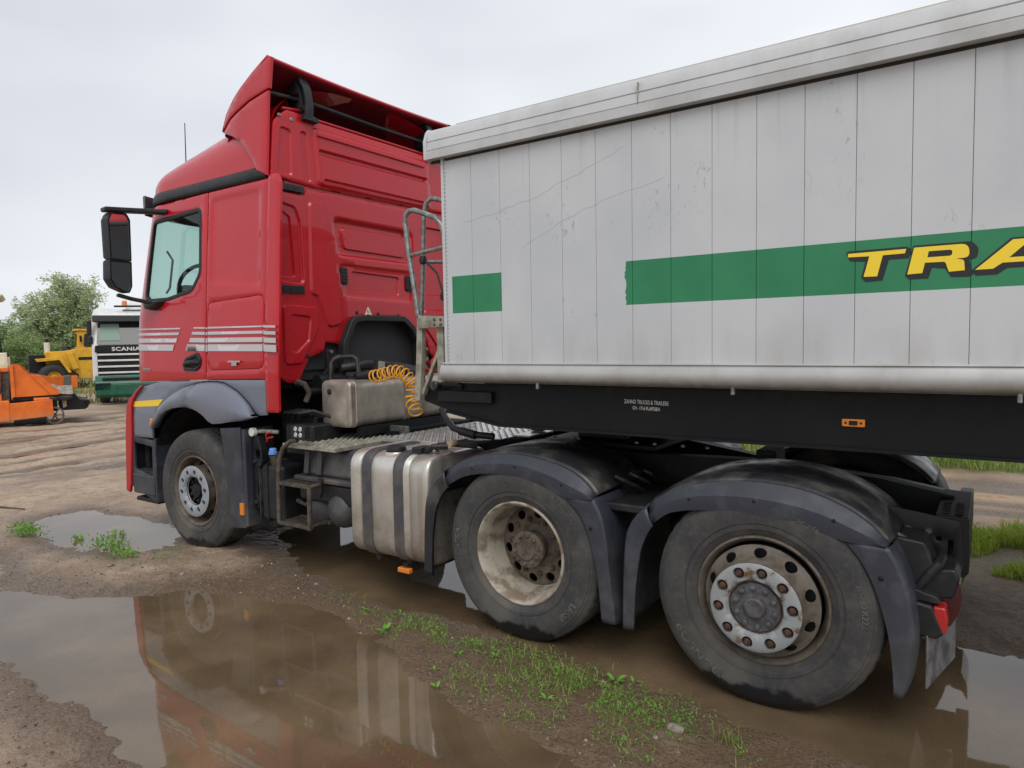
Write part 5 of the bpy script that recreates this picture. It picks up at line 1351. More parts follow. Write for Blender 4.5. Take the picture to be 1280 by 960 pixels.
MB().tube([(2.515,.08,1.38),(2.73,.08,1.79)], .014, rect=(.032,.02)).build('ladder_brace', OLDSTEEL, lad)
MB().tube([(2.20,.44,1.88),(2.19,.44,1.6),(2.18,.44,1.42)], .014, rect=(.035,.025)).build('ladder_post', OLDSTEEL, lad)
MB().tube([(2.68,.07,1.80),(2.68,.07,1.47)], .02, rect=(.05,.03)).build('ladder_post', OLDSTEEL, lad)
MB().tube([(2.19,.45,1.86),(2.53,.05,1.82)], .016, rect=(.03,.05)).build('ladder_crossbar', OLDSTEEL, lad)
# coiled supply hoses
def coil(path, r_, turns, tr_, name, m_, label):
    P = smooth_path3(path, 40); n = len(P); N = turns*16; pts = []
    for i in range(N+1):
        f = i/N*(n-1); j = min(int(f), n-2); k = f-j; c_ = P[j].lerp(P[j+1], k); tv = (P[j+1]-P[j]).normalized()
        a_ = tv.cross(Vector((.3, 1, .1))).normalized(); b_ = tv.cross(a_)
        an = i/16*2*PI; pts.append(c_+a_*(r_*math.cos(an))+b_*(r_*math.sin(an)))
    o = MB().tube(pts, tr_, 6).build(name, m_, smooth=60)
    return tag(o, label, 'hose')
def smooth_path3(pts, n):
    P = [Vector(p) for p in pts]; out = []
    for i in range(len(P)-1):
        a, b, c, d = P[max(i-1, 0)], P[i], P[i+1], P[min(i+2, len(P)-1)]
        for k in range(n):
            t_ = k/n; out.append(.5*((2*b)+(-a+c)*t_+(2*a-5*b+4*c-d)*t_*t_+(-a+3*b-3*c+d)*t_**3))
    out.append(P[-1]); return out
coil([(1.52,.62,1.445),(1.64,.60,1.465),(1.78,.58,1.49),(1.90,.56,1.47),(1.985,.55,1.40),(1.985,.54,1.29),(2.06,.50,1.20)], .046, 14, .0065, 'coiled_air_hose', YELLOWHOSE, 'yellow coiled air hose hanging between the cab and the white trailer')
coil([(1.95,.72,1.50),(2.05,.70,1.54),(2.18,.68,1.52),(2.30,.66,1.46)], .045, 5, .009, 'coiled_air_hose', REDHOSE, 'red coiled air hose behind the ladder posts in front of the trailer')

# ================================================================ MACHINES AT THE FAR END OF THE YARD
CAMP = Vector((5.4131, -3.1317, 0))
def facing(x, y, turn=0):
    d = Vector((x, y, 0))-CAMP; d.normalize(); return math.atan2(-d.x, d.y)+turn
def local(E):
    return lambda mb, name, m, par=None, bevel=0, **k: mb.build(name, m, par or E, bevel=bevel, loc=(0,0,0), **k)
# ---- white and green truck
SC = empty('parked_truck', (-15.86, 7.22, gz(-16, 7.1)), facing(-16, 7.1, R(-5)))
tag(SC, 'white and green parked truck facing the camera beside the yellow loader', 'truck')
L = local(SC)
def rcab(u, v):
    pass
prof_ = rpoly([(.02,.72),(.0,1.75),(.26,2.50),(.42,2.78),(.75,2.88),(2.0,2.90),(2.0,.72)], [.05,.2,.15,.2,.2,.1,.05])
cab_ = MB(); n = len(prof_)
secs = [(-.80,.10),(-.77,.04),(-.70,.0),(1.58,.0),(1.65,.04),(1.68,.10)]
cy_, cz_ = 1.0, 1.8
cab_.add([(x, cy_+(p[0]-cy_)*(1-k), cz_+(p[1]-cz_)*(1-k)) for x, k in secs for p in prof_], [(i*n+j, i*n+(j+1) % n, (i+1)*n+(j+1) % n, (i+1)*n+j) for i in range(len(secs)-1) for j in range(n)]+[tuple(range(n)), tuple(range((len(secs)-1)*n, len(secs)*n))])
L(cab_, 'cab', WHITEP, smooth=50)
L(MB().prism(rpoly([(-.66,1.78),(1.54,1.78),(1.50,2.44),(-.62,2.44)], .06), -.04, .0).xf(Matrix(((1,0,0,0),(0,1,.36,-.66),(0,0,1,0),(0,0,0,1)))), 'windscreen', DARKGLASS)
L(MB().prism([(-.60,1.90),(-.05,1.90),(-.08,2.40),(-.56,2.40)], -.008, .0).xf(Matrix(((1,0,0,0),(0,1,.36,-.71),(0,0,1,0),(0,0,0,1)))), 'sun_blind', mat('pale_blind', srgb(120,146,132), .5))
L(MB().prism([(.12,2.44),(-.10,2.46),(-.06,2.64),(.30,2.66)], -.74, 1.62, 'x'), 'visor', BLACKP, bevel=.02)
L(MB().prism(rpoly([(-.72,1.56),(1.60,1.56),(1.58,1.76),(-.70,1.76)], .03), -.05, .02), 'name_panel', BLACKM, bevel=.01)
g_ = L(MB().box(-.66,1.54,-.03,.06,.86,1.56), 'grille', BLACKM)
for zz in (1.49, 1.315, 1.135, .955): L(MB().box(-.65,1.53,-.075,-.03,zz-.028,zz+.028), 'grille_bar', WHITEP, g_, bevel=.012)
tx = text_mb('SCANIA', .155, .004, 0, 1.08, 'CENTER', .004, 1.28)
text_on(tx, lambda x, y, z: (.09+x, -.055-z, 1.60+y)); L(tx, 'lettering', WHITEP, smooth=0)
for sx in (-1, 1):
    c0 = .44+sx*1.14
    L(MB().prism(rpoly([(c0-.10,.72),(c0+.10,.72),(c0+.09,1.70),(c0-.09,1.74)], .04), -.01, .35), 'corner_panel', WHITEP, bevel=.03)
    L(MB().box(.44+sx*1.28-.06,.44+sx*1.28+.06,.0,.16,2.08,2.50), 'mirror', BLACKP, bevel=.04)
    L(MB().box(.44+sx*1.26-.06,.44+sx*1.26+.06,.0,.14,1.80,2.04), 'mirror', BLACKP, bevel=.04)
    L(MB().prism(rpoly([(.44+sx*.98-.22,.44),(.44+sx*.98+.22,.44),(.44+sx*.98+.20,.66),(.44+sx*.98-.20,.66)], .03), -.14, -.08), 'headlight', DARKGLASS, bevel=.01)
    L(MB().lathe([(.3,.0),(.48,.02),(.5,.1),(.5,.25),(.3,.28),(0,.28)], (.44+sx*1.2,0,0), 'x', 28).xf(Matrix.Translation((-.14 if sx > 0 else 0, 1.1, .5))), 'wheel', TYRE)
bpp = L(MB().prism(rpoly([(-.06,.88),(-.10,.70),(-.14,.60),(-.14,.30),(-.05,.22),(.4,.22),(.4,.88)], .04), -.74, 1.62, 'x'), 'bumper', GREENP, bevel=.04)
for (za, zb) in ((.74,.80),(.58,.63)): L(MB().box(-.55,1.45,-.135,-.05,za,zb), 'bumper_slot', BLACKM, bpp)
hm = MB(); hm.grid(lambda u, v: (.0+1.5*v, .45+1.4*u, 2.84+.48*math.sin(PI*min(1, u*.62))*(math.sin(PI*v)**.4 if 0 < v < 1 else 0)), 10, 12); L(hm, 'roof_deflector', WHITEP, solid=.02)
L(MB().tube([(-.2,.35,2.93),(1.4,.35,2.95)], .03, 8), 'lamp_bar', BLACKP)
L(MB().lathe([(0,.16),(.06,.15),(.075,.1),(.08,0)], (.08,.36,2.95), 'z', 14), 'beacon', ORANGE_L)
L(MB().box(.0,.9,2.0,6.0,.7,.95), 'frame_rail', BLACKM)
for yy in (4.2, 5.5):
    for xx in (-.7, 1.3): L(MB().lathe([(.3,.0),(.48,.02),(.5,.1),(.5,.25),(.3,.28),(0,.28)], (xx,yy,.5), 'x', 24), 'wheel', TYRE)
# ---- yellow wheel loader
LX, LYY = -26.5, 10.41
LO = empty('wheel_loader', (LX, LYY, gz(LX, LYY)), facing(LX, LYY, R(4)))
tag(LO, 'old yellow wheel loader standing between the orange paver and the white truck', 'loader')
L = local(LO)
L(MB().prism(rpoly([(-1.05,1.56),(-1.05,1.05),(-.42,1.0),(-.25,.62),(-.1,.40),(1.3,.40),(1.3,1.66),(.05,1.66),(-.35,1.58)], .04), -.5, .7), 'body', YELLOWP, bevel=.03)
L(MB().prism([(-.34,1.50),(-.10,1.52),(.10,.85),(-.12,.80)], -.62, -.5), 'body_rib', YELLOWP, bevel=.02)
fd = L(MB().prism([(-1.42,1.28),(-.52,1.34),(-.20,.72),(-.30,.68),(-.60,1.22),(-1.36,1.16)], -1.05, -.45), 'wheel_fender', YELLOWP, bevel=.015)
L(MB().box(-1.62,-1.06,-.5,.7,.70,1.44), 'radiator_block', BLACKM, bevel=.03)
L(MB().box(-1.68,-1.2,-.45,.65,.35,.72), 'counterweight', YELLOWP, bevel=.05)
for (xx, yy) in ((-.80,-1.0),(-.80,.6),(1.75,-1.0),(1.75,.6)):
    w_ = empty('wheel', (0,0,0), 0, None); w_.parent = LO; w_.location = (xx, yy, .52)
    MB().lathe([(.24,.02),(.36,.0),(.50,.04),(.55,.10),(.55,.32),(.50,.38),(.36,.42),(.24,.40)], seg=40, mod=lambda i, k, r_: r_+.03*(k % 2)*(i in (3, 4))).build('tyre', RUBBER, w_, loc=(0,0,0))
    MB().lathe([(0,.09),(.10,.09),(.16,.14),(.24,.06),(.25,.02)], seg=24).build('rim', YELLOWP, w_, loc=(0,0,0))
cb = L(MB().prism(rpoly([(.06,1.60),(1.0,1.60),(1.0,2.42),(.12,2.42)], .08), -.35, .65), 'cab', YELLOWP, bevel=.03)
L(MB().prism(rpoly([(.32,1.74),(.92,1.74),(.92,2.30),(.36,2.30)], .08), -.365, -.34), 'cab_window', DARKGLASS, cb)
L(MB().prism(rpoly([(-.22,1.75),(.50,1.75),(.50,2.30),(-.22,2.30)], .06), .05, .075, 'x'), 'cab_window', DARKGLASS, cb)
L(MB().box(.0,1.1,-.42,.72,2.41,2.50), 'cab_roof', YELLOWP, bevel=.03)
L(MB().box(.18,.26,-.48,-.40,1.95,2.22), 'mirror', BLACKM, bevel=.01)
L(MB().tube([(-.95,.1,1.50),(-.95,.1,1.95)], .11, 14), 'exhaust_stack', mat('pale_exhaust', srgb(206,204,192), .6))
L(MB().tube([(-.95,.1,1.93),(-.95,.1,2.1)], .06, 12), 'exhaust_tip', BLACKM)
L(MB().lathe([(0,.14),(.14,.12),(.18,0)], (-.28,0,1.64), 'z', 14), 'air_filter', BLACKM)
L(MB().prism([(1.3,.7),(2.6,.5),(2.9,.9),(1.3,1.3)], -.2, .4), 'lift_arm', YELLOWP, bevel=.04)
L(MB().box(.10,.85,-.52,-.49,1.20,1.32), 'side_slot', BLACKM)
L(MB().prism([(-.28,.90),(.05,.62),(.05,.54),(-.32,.78)], -.80, -.4), 'step_plate', BLACKM)
# ---- orange asphalt paver
PX, PY = -12.13, 3.60
PV = empty('asphalt_paver', (PX, PY, gz(PX, PY)), facing(PX, PY, R(0)))
tag(PV, 'orange asphalt paver with open hopper and cream cab at the left edge', 'paver')
PV.scale = (.88, .88, .92)
L = local(PV)
hp1 = [(-.62,1.44),(-.44,1.43),(-.25,1.20),(-.04,1.18),(.34,.80),(.35,.70),(-.58,.68)]
hop = L(MB().prism(hp1, -.75, -.69), 'hopper_side', ORANGEP, bevel=.008)
L(MB().prism([(-.22,1.19),(-.04,1.18),(.34,.80),(.35,.70),(.18,.70)], -.78, -.752), 'hopper_wing', ORANGEP, hop, bevel=.008)
L(MB().prism([(-.62,1.44),(-.44,1.43),(-.25,1.20),(.20,1.08),(.66,1.10),(.66,.70),(-.58,.68)], .95, 1.0), 'hopper_side', ORANGEP, bevel=.008)
L(MB().prism([(.66,1.10),(.80,1.10),(.80,.79),(.66,.79)], .55, .62), 'hopper_flap', ORANGEP, bevel=.008)
L(MB().prism([(.50,1.10),(.655,1.10),(.655,.79),(.46,.79)], .55, .62), 'hopper_flap', mat('worn_dark_steel', srgb(96,88,80), .6), bevel=.008)
def heap(u, v): return (-.5+1.15*u, -.68+1.6*v, .72+.26*math.sin(PI*v)*(1-.5*u)+.05*vnoise(np.array(u), np.array(v), 9, 3)*2)
L(MB().grid(heap, 14, 14), 'asphalt_heap', mat('pale_rubble', srgb(176,162,150), .85, var=(14, srgb(130,118,108), .4, .6), bump=(30, .8, .05)), smooth=0)
L(MB().box(-.6,.35,-.7,.95,.60,.70), 'hopper_floor', BLACKM)
L(MB().prism(rpoly([(-.72,.54),(.20,.60),(.22,.20),(-.72,.14)], .02), -.78, -.60), 'side_beam', ORANGEP, bevel=.02)
L(MB().box(-1.6,-.66,-.80,.9,.12,.62), 'track_frame', ORANGEP, bevel=.03)
L(MB().box(-.62,.30,-.6,.9,.30,.62), 'chassis', BLACKM, bevel=.02)
for nm, x0_, x1_ in (('push_cylinder', -.15, .55),):
    L(MB().tube([(-.18,-.70,.60),(.14,-.70,.60)], .055, 12), 'push_cylinder', ORANGEP); L(MB().tube([(.14,-.68,.61),(.62,-.60,.62)], .07, 12), 'push_roller', FENDTOP)
L(MB().prism([(.32,.72),(.66,.72),(.80,.55),(.96,.52),(.98,.36),(.90,.30),(.36,.30)], -.5, .85), 'front_push_block', BLACKM, bevel=.02)
L(MB().tube([(.95,-.5,.46),(.95,.85,.46)], .07, 12), 'front_roller', BLACKM)
L(MB().prism([(.40,.70),(.50,.70),(.50,.40),(.42,.36)], -.56, -.50), 'hook', mat('tan_hook', srgb(150,132,106), .6))
for (xx, r_) in ((.235,.205),(-.32,.17)):
    w_ = empty('wheel', (0,0,0), 0, None); w_.parent = PV; w_.location = (xx, -.70, r_+.0)
    MB().lathe([(r_*.82,.0),(r_,.0),(r_,.16),(r_*.82,.16),(r_*.82,.0)], seg=28).build('tyre', mat('muddy_wheel', srgb(112,96,80), .8, var=(9, srgb(84,72,60), .4, .6)), w_, loc=(0,0,0))
    MB().lathe([(0,.03),(r_*.25,.03),(r_*.25,.12),(0,.12)], seg=14).build('hub', BROWNSTEEL, w_, loc=(0,0,0))
    for k in range(6):
        a_ = k*PI/3; MB().tube([(0,.07,0),(r_*.84*math.cos(a_),.07,r_*.84*math.sin(a_))], .015, 6).build('spoke', BROWNSTEEL, w_, loc=(0,0,0))
L(MB().tube([(-.6,-.66,.14),(.05,-.66,.14)], .12, 12), 'track', BLACKM)
L(MB().prism([(-1.7,1.72),(-.66,1.72),(-.64,1.40),(-.66,1.36),(-1.7,1.36)], -.70, .9), 'engine_cover', CREAM, bevel=.02)
L(MB().box(-1.7,-.64,-.72,.92,1.28,1.37), 'cover_trim', ORANGEP, bevel=.01)
for xx in (-.84, -.94): L(MB().prism([(xx-.03,.62),(xx+.03,.62),(xx+.03,1.36),(xx-.03,1.36)], -.78, -.70), 'upright', ORANGEP, bevel=.008)
L(MB().prism([(-.62,1.44),(-.55,1.44),(-.54,.70),(-.62,.66)], -.80, -.755), 'hopper_post', ORANGEP, bevel=.006)
L(MB().box(-1.7,-.66,-.68,.88,.62,1.29), 'engine_bay', BROWNSTEEL)
for k in range(3): L(MB().tube([(-.95+k*.06,-.74,1.25),(-.90+k*.05,-.78,1.0),(-.96+k*.06,-.76,.72)], .02, 6), 'hydraulic_hose', BLACKP)
for (xa, ya) in ((-.84,-.62),(-.84,.82),(-1.62,-.62),(-1.62,.82)):
    L(MB().tube([(xa+.02,ya,1.72),(xa-.04,ya,2.35),(xa-.10,ya,2.98)], .025, rect=(.06,.06)), 'cab_post', BLACKP)
L(MB().prism([(-1.55,1.74),(-.86,1.74),(-.94,2.92),(-1.55,2.92)], -.66, -.645), 'cab_glass', GLASS)
L(MB().prism([(-.845,1.74),(-.835,1.74),(-.935,2.92),(-.945,2.92)], -.6, .8), 'cab_glass', GLASS)
L(MB().box(-1.68,-.84,-.64,.85,1.74,1.98), 'cab_dashboard', mat('grey_green', srgb(150,164,158), .5), bevel=.03)
L(MB().prism([(-1.8,2.97),(-.74,2.97),(-.66,3.04),(-.68,3.06),(-1.8,3.06)], -.85, 1.05), 'cab_roof', CREAM, bevel=.02)
L(MB().tube([(-.66,-.6,1.70),(-.63,-.62,1.64)], .05, 8), 'headlamp', BLACKP)

# ================================================================ VEGETATION
def leafmat(name, c1, c2, c3, scale=3., trans=.25):
    t = NT(name)
    c = t.mix(t.ramp(t.noise(scale, 3, .6, t.pos), .35, .65), c1, c2)
    c = t.mix(t.ramp(t.noise(scale*14, 2, .5, t.pos), .45, .7, 0, .8), c, c3)
    t.set(color=c, rough=.6, spec=.3)
    tl_ = t.n.new('ShaderNodeBsdfTranslucent'); t.l.new(c, tl_.inputs['Color'])
    ms = t.n.new('ShaderNodeMixShader'); ms.inputs[0].default_value = trans
    t.l.new(t.b.outputs[0], ms.inputs[1]); t.l.new(tl_.outputs[0], ms.inputs[2]); t.l.new(ms.outputs[0], t.out.inputs['Surface'])
    return t.m
LEAF1 = leafmat('willow_leaf', srgb(150,168,116), srgb(170,184,138), srgb(196,204,172), .8)
LEAF2 = leafmat('dark_shrub_leaf', srgb(110,132,80), srgb(130,148,94), srgb(150,164,114), .8)
GRASSM = leafmat('bright_grass', srgb(140,170,58), srgb(164,184,72), srgb(182,180,100), 1.5)
GRASSD = leafmat('weedy_grass', srgb(108,138,58), srgb(134,158,74), srgb(164,160,104), 1.5)
GRASSY = leafmat('dry_grass', srgb(136,138,78), srgb(112,126,62), srgb(168,158,106), 1.2)
WEEDM = leafmat('young_weed_leaf', srgb(92,146,52), srgb(120,168,70), srgb(110,150,60), 6)
BARK = mat('bark', srgb(92,82,70), .85, var=(8, srgb(66,58,50), .4, .6))
def quickmesh(name, V, F, m):
    me = bpy.data.meshes.new(name); k = F.shape[1]
    me.vertices.add(len(V)); me.vertices.foreach_set('co', V.astype(np.float32).ravel())
    me.loops.add(F.size); me.loops.foreach_set('vertex_index', F.astype(np.int32).ravel())
    me.polygons.add(len(F)); me.polygons.foreach_set('loop_start', np.arange(0, F.size, k, dtype=np.int32)); me.polygons.foreach_set('loop_total', np.full(len(F), k, np.int32))
    me.update(); me.materials.append(m); return me
def leaves(P, D, L_, W_, rg):
    """diamond leaves at P along D"""
    n = len(P); D = D/np.linalg.norm(D, axis=1, keepdims=True)
    r_ = rg.normal(size=(n, 3)); S = np.cross(D, r_); S /= np.linalg.norm(S, axis=1, keepdims=True)+1e-9
    L_ = L_[:, None]; W_ = W_[:, None]
    V = np.stack([P, P+D*L_*.45+S*W_*.5, P+D*L_, P+D*L_*.45-S*W_*.5], 1).reshape(-1, 3)
    F = np.arange(4*n).reshape(n, 4); return V, F
def tree(x, y, h, w, n, m, label, name='willow_tree', wind=(-.5, -.1, .1), seed=0, lean=0, group='trees behind the machines'):
    rg = np.random.default_rng(seed); z0 = gz(x, y)-.05
    E = empty(name, (x, y, z0)); tag(E, label, 'tree', group)
    tr_ = MB().tube([(0,0,0),(.03*h*.2,.02,h*.25),(-.02*h,.05,h*.55),(-.05*h,0,h*.85)], [.05*h*.5,.04*h*.45,.02*h*.5,.006*h], 8); tr_.build('trunk', BARK, E, loc=(0,0,0))
    P = []; D = []; lb = MB()
    nl = 16
    for i in range(nl):
        a = i*2.4+rg.random(); zb = h*(.10+.62*i/nl); rr = w*.5*(.5+.6*rg.random())*math.sin(PI*min(1, .28+.72*(1-i/nl)))
        zt = zb+h*(.18+.22*rg.random()); end = np.array([rr*math.cos(a), rr*math.sin(a), min(zt, h)])
        st0 = np.array([-.02*h*i/nl, .02, zb]); mid_ = st0*.5+end*.5+np.array([0, 0, .06*h])
        pts = [tuple(st0), tuple(mid_), tuple(end+np.array([wind[0]*.1*h*.3, 0, 0]))]
        lb.tube(pts, [.007*h, .005*h, .002*h], 5)
        k = n//nl
        tt = rg.random(k)**.6; base = (1-tt)[:, None]**2*st0+2*(tt*(1-tt))[:, None]*mid_+(tt**2)[:, None]*end
        # twigs: clumps along the limb
        nc = 26; cc = base[rg.integers(0, k, nc)]+rg.normal(size=(nc, 3))*np.array([w*.11, w*.11, h*.07])
        idx = rg.integers(0, nc, k); sp = rg.normal(size=(k, 3))*np.array([.21, .21, .17])*(w/4.5)
        P.append(cc[idx]+sp)
        dd = rg.normal(size=(k, 3))*.55+np.array(wind)+np.array([math.cos(a)*.25, math.sin(a)*.25, .05]); D.append(dd)
    lb.build('limb', BARK, E, loc=(0,0,0))
    P = np.concatenate(P); D = np.concatenate(D); k = len(P)
    keep = P[:, 2] > .02*h; P = P[keep]; D = D[keep]; k = len(P)
    V, F = leaves(P, D, rg.uniform(.13, .27, k), rg.uniform(.045, .075, k), rg)
    put('crown', quickmesh('crown', V, F, m), E, loc=(0,0,0))
    return E
W_ = (-.62, -.43, .12)
tree(-41.0, 16.6, 6.0, 3.1, 17000, LEAF1, 'tallest wind-blown willow rising behind the yellow loader', wind=W_, seed=1)
tree(-42.0, 15.3, 4.6, 2.8, 10000, LEAF1, 'pale willow just left of the tallest willow', wind=W_, seed=2)
tree(-41.5, 18.0, 4.4, 2.8, 10000, LEAF1, 'pale willow right of the tallest one, beside the white truck', wind=W_, seed=3)
tree(-45.5, 15.2, 3.2, 4.4, 10000, LEAF2, 'low dark shrub behind the orange paver hopper', 'shrub', wind=W_, seed=4)
tree(-46.5, 13.4, 2.9, 4.4, 10000, LEAF2, 'dark shrub behind the cream cab of the paver', 'shrub', wind=W_, seed=5)
tree(-47.0, 17.5, 3.8, 4.6, 10000, LEAF2, 'dark shrub deep behind the loader hood', 'shrub', wind=W_, seed=6)
tree(-44.0, 20.0, 3.4, 4.0, 9000, LEAF2, 'dark shrub behind the cab of the loader', 'shrub', wind=W_, seed=7)
tree(-40.5, 14.2, 2.3, 3.4, 9000, LEAF2, 'low bush in front of the willows left of the loader', 'shrub', wind=W_, seed=9)

def blades(name, X, Y, h0, h1, w, m, seed, bend=.4, zoff=0):
    rg = np.random.default_rng(seed); n = len(X); Z = gheight(X[None, :], Y[None, :])[0]-.004+zoff
    H = rg.uniform(h0, h1, n)*rg.uniform(.6, 1, n)*np.clip(.85+1.3*fbm(X, Y, 2.2, 3, seed+50), .3, 1.6); a = rg.uniform(0, 2*PI, n); lean = rg.normal(0, bend, (n, 2))
    sx, sy = np.cos(a)*w*.5, np.sin(a)*w*.5
    b0 = np.stack([X-sx, Y-sy, Z], 1); b1 = np.stack([X+sx, Y+sy, Z], 1)
    mx_, my_ = X+lean[:, 0]*H*.3, Y+lean[:, 1]*H*.3
    m0 = np.stack([mx_-sx*.8, my_-sy*.8, Z+H*.55], 1); m1 = np.stack([mx_+sx*.8, my_+sy*.8, Z+H*.55], 1)
    tp_ = np.stack([X+lean[:, 0]*H, Y+lean[:, 1]*H, Z+H*(1-.25*np.minimum(1, np.abs(lean).sum(1)))], 1)
    V = np.stack([b0, b1, m0, m1, tp_], 1).reshape(-1, 3); i = np.arange(n)[:, None]*5
    F = np.concatenate([i+np.array([[0,1,3]]), i+np.array([[0,3,2]]), i+np.array([[2,3,4]])])
    return put(name, quickmesh(name, V, F, m))
def scatter(n, x0, x1, y0, y1, seed, thr=None, s=1.2):
    rg = np.random.default_rng(seed); X = rg.uniform(x0, x1, n); Y = rg.uniform(y0, y1, n)
    if thr is not None:
        k = fbm(X, Y, s, 3, seed+3) > thr; X, Y = X[k], Y[k]
    return X, Y
X_, Y_ = scatter(60000, 3.5, 9.0, 2.35, 4.05, 3, .02, 2.4)
edge_ = (Y_ > 2.45+.25*vnoise(X_, Y_, 2, 9)) & (Y_ < 3.85+.3*vnoise(X_, Y_, 1.5, 8)); X_, Y_ = X_[edge_], Y_[edge_]
tag(blades('grass', X_, Y_, .06, .20, .009, GRASSM, 4), 'bright green grass strip between the wet lane and the sandy track', 'grass', kind='stuff')
X_, Y_ = scatter(60000, -2, 13.0, 6.7, 12.0, 6, -.25, .7)
tag(blades('grass', X_, Y_, .08, .36, .012, GRASSD, 5), 'weedy green verge beyond the sandy track behind the trailer', 'grass', kind='stuff')
X_, Y_ = scatter(14000, -30, -17, 3.5, 14, 16, .0, .5)
k = ((X_+16)**2+(Y_-7.1)**2 < 60) & (X_ < -16.2) | (X_ < -23); X_, Y_ = X_[k], Y_[k]
tag(blades('grass', X_, Y_, .15, .6, .03, GRASSY, 8), 'dry yellow-green grass round the parked white truck and the loader', 'grass', kind='stuff')
# short weeds on the mud ridge between the two puddles
ridge = [(.15,-.22,.16,240),(.30,-.30,.12,120),(2.72,-.20,.16,520),(2.92,-.14,.14,420),(2.60,-.13,.12,200),(3.10,-.18,.12,220),(3.36,-.10,.10,160),(3.50,-.19,.18,420),(3.72,-.22,.14,360),(3.90,-.36,.2,620),(4.10,-.40,.16,480),(4.28,-.28,.14,360),(4.0,-.22,.16,380),(4.42,-.42,.14,300),(3.55,-.42,.12,200),(3.3,-.5,.10,140),(3.6,-.62,.10,140),(2.25,-.16,.10,90),(1.9,-.10,.1,60),(.75,-.25,.2,70),(3.9,-.6,.12,180),(4.2,-.62,.1,160),(4.55,-.38,.10,220)]
rg = np.random.default_rng(5); XX = []; YY = []
for (cx, cy, s_, n) in ridge:
    n = int(n*.58); XX.append(rg.normal(cx, s_*.85, n)); YY.append(rg.normal(cy-.03, s_*.55, n))
X_ = np.concatenate(XX); Y_ = np.concatenate(YY)
ok_ = (gheight(X_[None], Y_[None])[0] > WATER-.012) & (fbm(X_, Y_, 5, 3, 77) > -.06); X_, Y_ = X_[ok_], Y_[ok_]
tag(blades('low_weeds', X_, Y_, .010, .048, .004, GRASSD, 14, .9), 'sparse low grass and weeds on the mud ridge between the puddles', 'grass', kind='stuff')
rg = np.random.default_rng(9); idx = rg.integers(0, len(X_), 2600)
Zs = gheight(X_[None], Y_[None])[0]
Pn = np.stack([X_[idx]+rg.normal(0, .012, 2600), Y_[idx]+rg.normal(0, .012, 2600), Zs[idx]+rg.uniform(.002, .03, 2600)], 1)
V, F = leaves(Pn, rg.normal(size=(2600, 3))+np.array([0, 0, .3]), rg.uniform(.008, .02, 2600), rg.uniform(.004, .009, 2600), rg)
tag(put('weed_leaflets', quickmesh('weed_leaflets', V, F, WEEDM)), 'tiny round weed leaflets among the grass on the mud ridge', 'weeds', kind='stuff')
# tall thin grass stalks at the front
for i, (x, y) in enumerate(((4.52,-.36),(4.56,-.40),(4.62,-.33))): pass
X_ = rg.normal(4.545, .035, 60); Y_ = rg.normal(-.375, .02, 60)
tag(blades('grass_tuft', X_, Y_, .05, .20, .004, GRASSY, 21, .35), 'thin dry grass tuft standing in front of the rear wheel', 'grass')
# clumps of weed by the far puddle
for (cx, cy, s_, n, h, lb_) in ((-1.75,-.58,.10,260,.14,'green weed clump at the left puddle, nearest the left edge'),(-.72,-.34,.13,200,.12,'leafy weed clump standing in the shallow water before the cab steps'),(-1.05,-.10,.05,50,.09,'small weed tuft in the middle of the shallow puddle'),(-1.2,-.38,.04,40,.07,'tiny weed tuft left of the leafy clump in the shallow puddle'),(-.3,-.42,.08,80,.06,'low grass tuft at the puddle edge before the front wheel')):
    n2 = n
    X_ = rg.normal(cx, s_, n2); Y_ = rg.normal(cy, s_*.55, n2); Zs = gheight(X_[None], Y_[None])[0]
    hh = rg.uniform(.1, 1, n2)*h
    Pn = np.stack([X_, Y_, Zs+hh*.6], 1); V, F = leaves(Pn, rg.normal(size=(n2, 3))*.6+np.array([0, 0, .6]), rg.uniform(.02, .05, n2), rg.uniform(.008, .018, n2), rg)
    E = empty('weed_clump', (cx, cy, gz(cx, cy))); tag(E, lb_, 'weed', 'weeds round the far puddle')
    put('foliage', quickmesh('foliage', V, F, WEEDM), E)
    st = MB()
    for k in range(14):
        j = k*n2//14; st.tube([(cx+(X_[j]-cx)*.3, cy+(Y_[j]-cy)*.3, gz(cx, cy)-.01), (X_[j], Y_[j], Zs[j]+hh[j]*.8)], .0025, 4)
    st.build('stems', GRASSM, E)
# broad-leaved seedlings
def seedling(x, y, sz, nl, label, seed):
    rg = np.random.default_rng(seed); z0 = max(gz(x, y), WATER-.01)-.003
    E = empty('seedling', (x, y, z0)); tag(E, label, 'plant', 'broad-leaved seedlings on the ridge')
    for i in range(nl):
        a = i*2*PI/nl+rg.normal(0, .3); L_ = sz*rg.uniform(.7, 1.1); el = rg.uniform(.35, .9); w = L_*.34
        def f(u, v):
            r_ = L_*(.12+.88*u); zz = r_*math.sin(el)-(L_*.55*u*u)*math.sin(el)*.55; rad = r_*math.cos(el)
            ww = w*math.sin(PI*min(1, u**.75*.98+.02))*(v-.5); q = .16*L_*abs(v-.5)
            return (rad*math.cos(a)-ww*math.sin(a), rad*math.sin(a)+ww*math.cos(a), zz+q*math.sin(PI*u))
        MB().grid(f, 6, 4).build('leaf', WEEDM, E, loc=(0,0,0), smooth=60)
